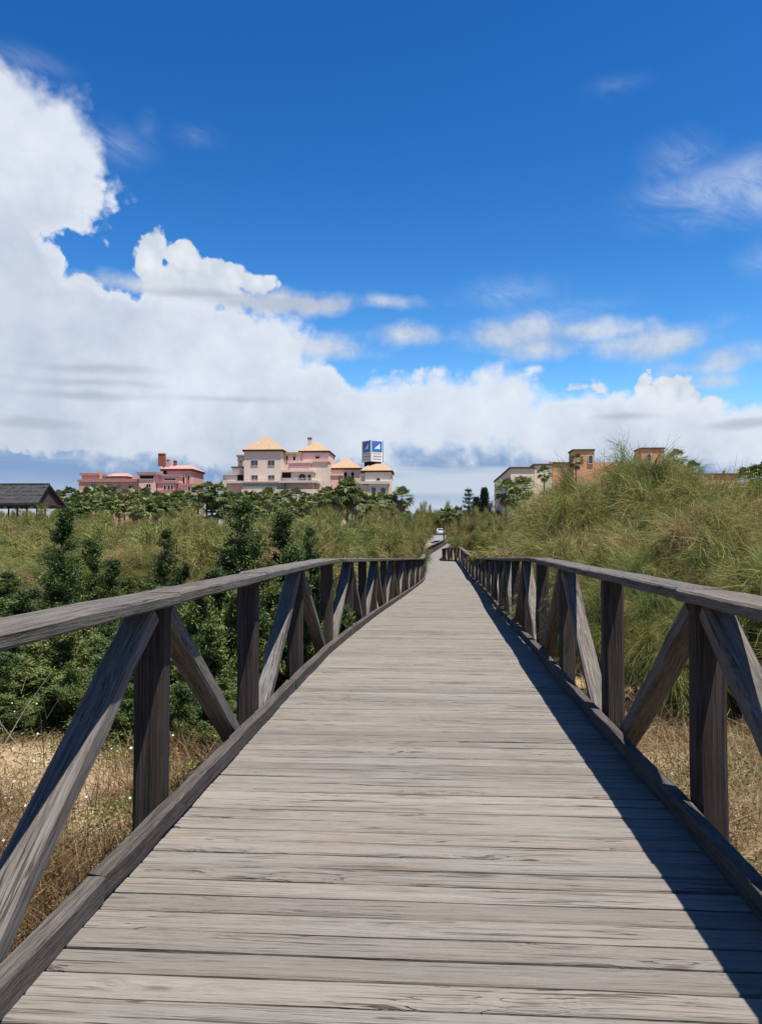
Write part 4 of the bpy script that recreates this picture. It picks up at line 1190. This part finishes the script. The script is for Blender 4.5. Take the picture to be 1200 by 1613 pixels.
h.block(262, 266, 724, 745, 248, 1.2, 'pink', 'chimney'); h.slab(262, 266, 722.8, 724, 248, 1.2, 'pinklight', .12, 'chimney_cap'); h.block(273, 277, 725.5, 737, 250, 1.2, 'brick', 'chimney'); h.slab(273, 277, 724.3, 725.5, 250, 1.2, 'pinklight', .12, 'chimney_cap')

# ---- cream and orange building on the right
h = House('orange_building', 900, 180, 'cream and orange flat-roofed building with two square turrets behind the broom clump')
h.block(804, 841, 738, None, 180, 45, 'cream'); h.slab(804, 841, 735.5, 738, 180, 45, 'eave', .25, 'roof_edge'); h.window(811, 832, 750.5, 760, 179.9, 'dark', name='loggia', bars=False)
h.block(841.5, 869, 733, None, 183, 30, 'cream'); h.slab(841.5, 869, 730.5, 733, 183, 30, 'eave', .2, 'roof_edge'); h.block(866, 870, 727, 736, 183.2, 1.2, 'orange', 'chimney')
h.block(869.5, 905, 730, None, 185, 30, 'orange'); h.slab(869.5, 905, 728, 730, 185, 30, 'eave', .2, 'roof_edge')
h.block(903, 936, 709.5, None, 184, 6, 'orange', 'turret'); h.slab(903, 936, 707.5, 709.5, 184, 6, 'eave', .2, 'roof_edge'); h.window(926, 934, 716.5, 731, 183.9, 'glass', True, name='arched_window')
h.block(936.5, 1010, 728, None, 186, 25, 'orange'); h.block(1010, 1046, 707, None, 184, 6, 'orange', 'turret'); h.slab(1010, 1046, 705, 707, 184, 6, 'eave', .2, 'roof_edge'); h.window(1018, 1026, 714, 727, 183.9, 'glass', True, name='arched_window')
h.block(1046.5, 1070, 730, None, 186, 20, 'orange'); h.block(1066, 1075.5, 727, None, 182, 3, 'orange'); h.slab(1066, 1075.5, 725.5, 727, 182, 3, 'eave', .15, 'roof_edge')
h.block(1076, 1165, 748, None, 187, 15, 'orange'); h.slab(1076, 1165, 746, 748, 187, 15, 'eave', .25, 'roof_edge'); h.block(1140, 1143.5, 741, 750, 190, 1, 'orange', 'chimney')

# ==================================================================== thatched pavilion
def pavilion():
    d = 118.0
    A = at(59, 795, d - 4.0); B = at(95, 796, d + 5.5); ridge = at(78, 765.5, d + .5)
    g = float(ground_z(A.x, d))
    th, t, b = new_mat('grey_thatch', 0.95, 0.05)
    tc = t.nodes.new('ShaderNodeTexCoord')
    n1 = noise(t, vmath(t, 'MULTIPLY', tc.outputs['Object'], (9.0, 1.2, 1.2)), 1.0, 5, 0.65); n2 = noise(t, tc.outputs['Object'], 1.1, 4)
    t.links.new(ramp(t, n1 * .6 + n2 * .4, [(0.3, (0.022, 0.022, 0.023)), (0.7, (0.060, 0.058, 0.057))]), b.inputs['Base Color'])
    bump(t, b, n1, .8, .08)
    root = tag(empty('thatched_pavilion', (A.x, d, g)), 'open pavilion with grey thatched gable roof at the left edge', 'pavilion')
    o = root.location
    L_ = 16.0; x1 = 0.0
    yf, yb, ym = A.y - d, B.y - d, ridge.y - d
    ze, zr = A.z - g, ridge.z - g
    xr = ridge.x - A.x
    mb = MB(); T = 0.32
    def slope(y0, z0, y1, z1, nx=28, ny=5):
        rr = np.random.default_rng(int(abs(y0) * 10))
        for i in range(nx):
            xa, xb = x1 - L_ + L_ * i / nx, x1 - L_ + L_ * (i + 1) / nx
            for j in range(ny):
                ta, tb = j / ny, (j + 1) / ny
                jit = rr.uniform(-.05, .05)
                za, zb = z0 + (z1 - z0) * ta + jit, z0 + (z1 - z0) * tb + jit
                ya, yb_ = y0 + (y1 - y0) * ta, y0 + (y1 - y0) * tb
                sk0, sk1 = xr * ta * (i + 1 == nx), xr * tb * (i + 1 == nx)
                mb.poly([(xa, ya, za), (xb + sk0, ya, za), (xb + sk1, yb_, zb), (xa, yb_, zb), (xa, ya, za + T), (xb + sk0, ya, za + T), (xb + sk1, yb_, zb + T * .8), (xa, yb_, zb + T * .8)],
                        [(0, 3, 2, 1), (4, 5, 6, 7), (0, 1, 5, 4), (1, 2, 6, 5), (2, 3, 7, 6), (3, 0, 4, 7)])
    slope(yf, ze, ym, zr); slope(yb, ze, ym, zr)
    roof = mb.build('thatched_roof', th, root)
    MB().tube([(x1 - L_, ym, zr + .28), (x1 + xr, ym, zr + .28)], .2, 7).build('ridge_roll', th, roof)
    wood = plain('dark_pole', (0.045, 0.036, 0.030), .9, .1)
    for x in np.arange(-.35, -L_, -3.1):
        for y in (yf + .5, yb - .5): MB().tube([(x, y, -.2), (x, y, ze + .15)], [.16, .14], 7).build('post', wood, root)
    for y in (yf + .5, yb - .5): MB().box(x1 - L_, x1 + .1, y - .12, y + .12, ze - .28, ze - .02).build('beam', wood, root)
    for x in np.arange(-.35, -L_, -3.1):
        MB().box(x - .09, x + .09, yf + .3, yb - .3, ze + .02, ze + .2).build('tie_beam', wood, root)
    gab = MB().poly([(x1 - .5, yf + .45, ze + .21), (x1 - .5, yb - .45, ze + .21), (x1 + xr - .5, ym, zr - .05), (x1 - .7, yf + .45, ze + .21), (x1 - .7, yb - .45, ze + .21), (x1 + xr - .7, ym, zr - .05)],
             [(0, 1, 2), (5, 4, 3), (0, 3, 4, 1), (1, 4, 5, 2), (2, 5, 3, 0)]).build('gable_shade_sheet', wood, root)  # dark sheet stands in for the shade inside the open gable
pavilion()
for px in (8, 34, 60, 86):
    put_retama(RET_FAR, px, 134, 797, 2.6, 'broom bush seen through the open pavilion', 'broom bushes behind the pavilion', n); n += 1

# ==================================================================== pale car and road at the far end of the walk
def far_end():
    p = at(694, 843, 172)
    g = float(ground_z(p.x, p.y))
    white = plain('white_car_paint', (0.50, 0.50, 0.50), .35, .5); rub = plain('rubber', (0.02, 0.02, 0.02), .8)
    z0 = p.z
    pad = tag(MB().poly([(p.x - 14, 166, z0 - .03), (p.x + 14, 166, z0 - .03), (p.x + 14, 200, z0 + .05), (p.x - 14, 200, z0 + .05), (p.x - 14, 160, g - .6), (p.x + 14, 160, g - .6)],
              [(0, 1, 2, 3), (4, 5, 1, 0)]).build('road', plain('pale_asphalt', (0.16, 0.155, 0.15), .9, .1)), kind='structure')
    c = tag(empty('parked_car', (p.x, 172, z0)), 'pale car parked where the walk ends', 'car')
    prof = [(-2.0, .28), (2.0, .28), (2.05, .75), (1.9, .92), (1.05, 1.0), (.45, 1.46), (-1.35, 1.48), (-1.95, 1.0), (-2.05, .6)]
    w = .87
    n = len(prof)
    vs = [(s * (w if z < 1.05 else w * .84), y, z) for s in (-1, 1) for y, z in prof]
    body = MB().poly(vs, [tuple(range(n)), tuple(range(2 * n - 1, n - 1, -1))] + [(i, n + i, n + (i + 1) % n, (i + 1) % n) for i in range(n)]).build('body', white, c)
    MB().poly([(-.68, -1.90, 1.06), (.68, -1.90, 1.06), (.64, -1.45, 1.42), (-.64, -1.45, 1.42)], [(0, 1, 2, 3)]).build('rear_window', M['glass'], c, loc=(0, -.03, .01))
    for s in (-1, 1):
        MB().box(s * .70 - .12, s * .70 + .12, -2.09, -2.0, .70, .86).build('tail_light', plain('tail_red', (.3, .02, .02), .3), c)
        for y in (-1.3, 1.3):
            wh = MB().tube([(s * .68, y, .31), (s * .90, y, .31)], .31, 14).build('wheel', rub, c)
            MB().tube([(s * .88, y, .31), (s * .905, y, .31)], .17, 10).build('rim', plain('rim', (.3, .3, .3), .4), wh)
far_end()
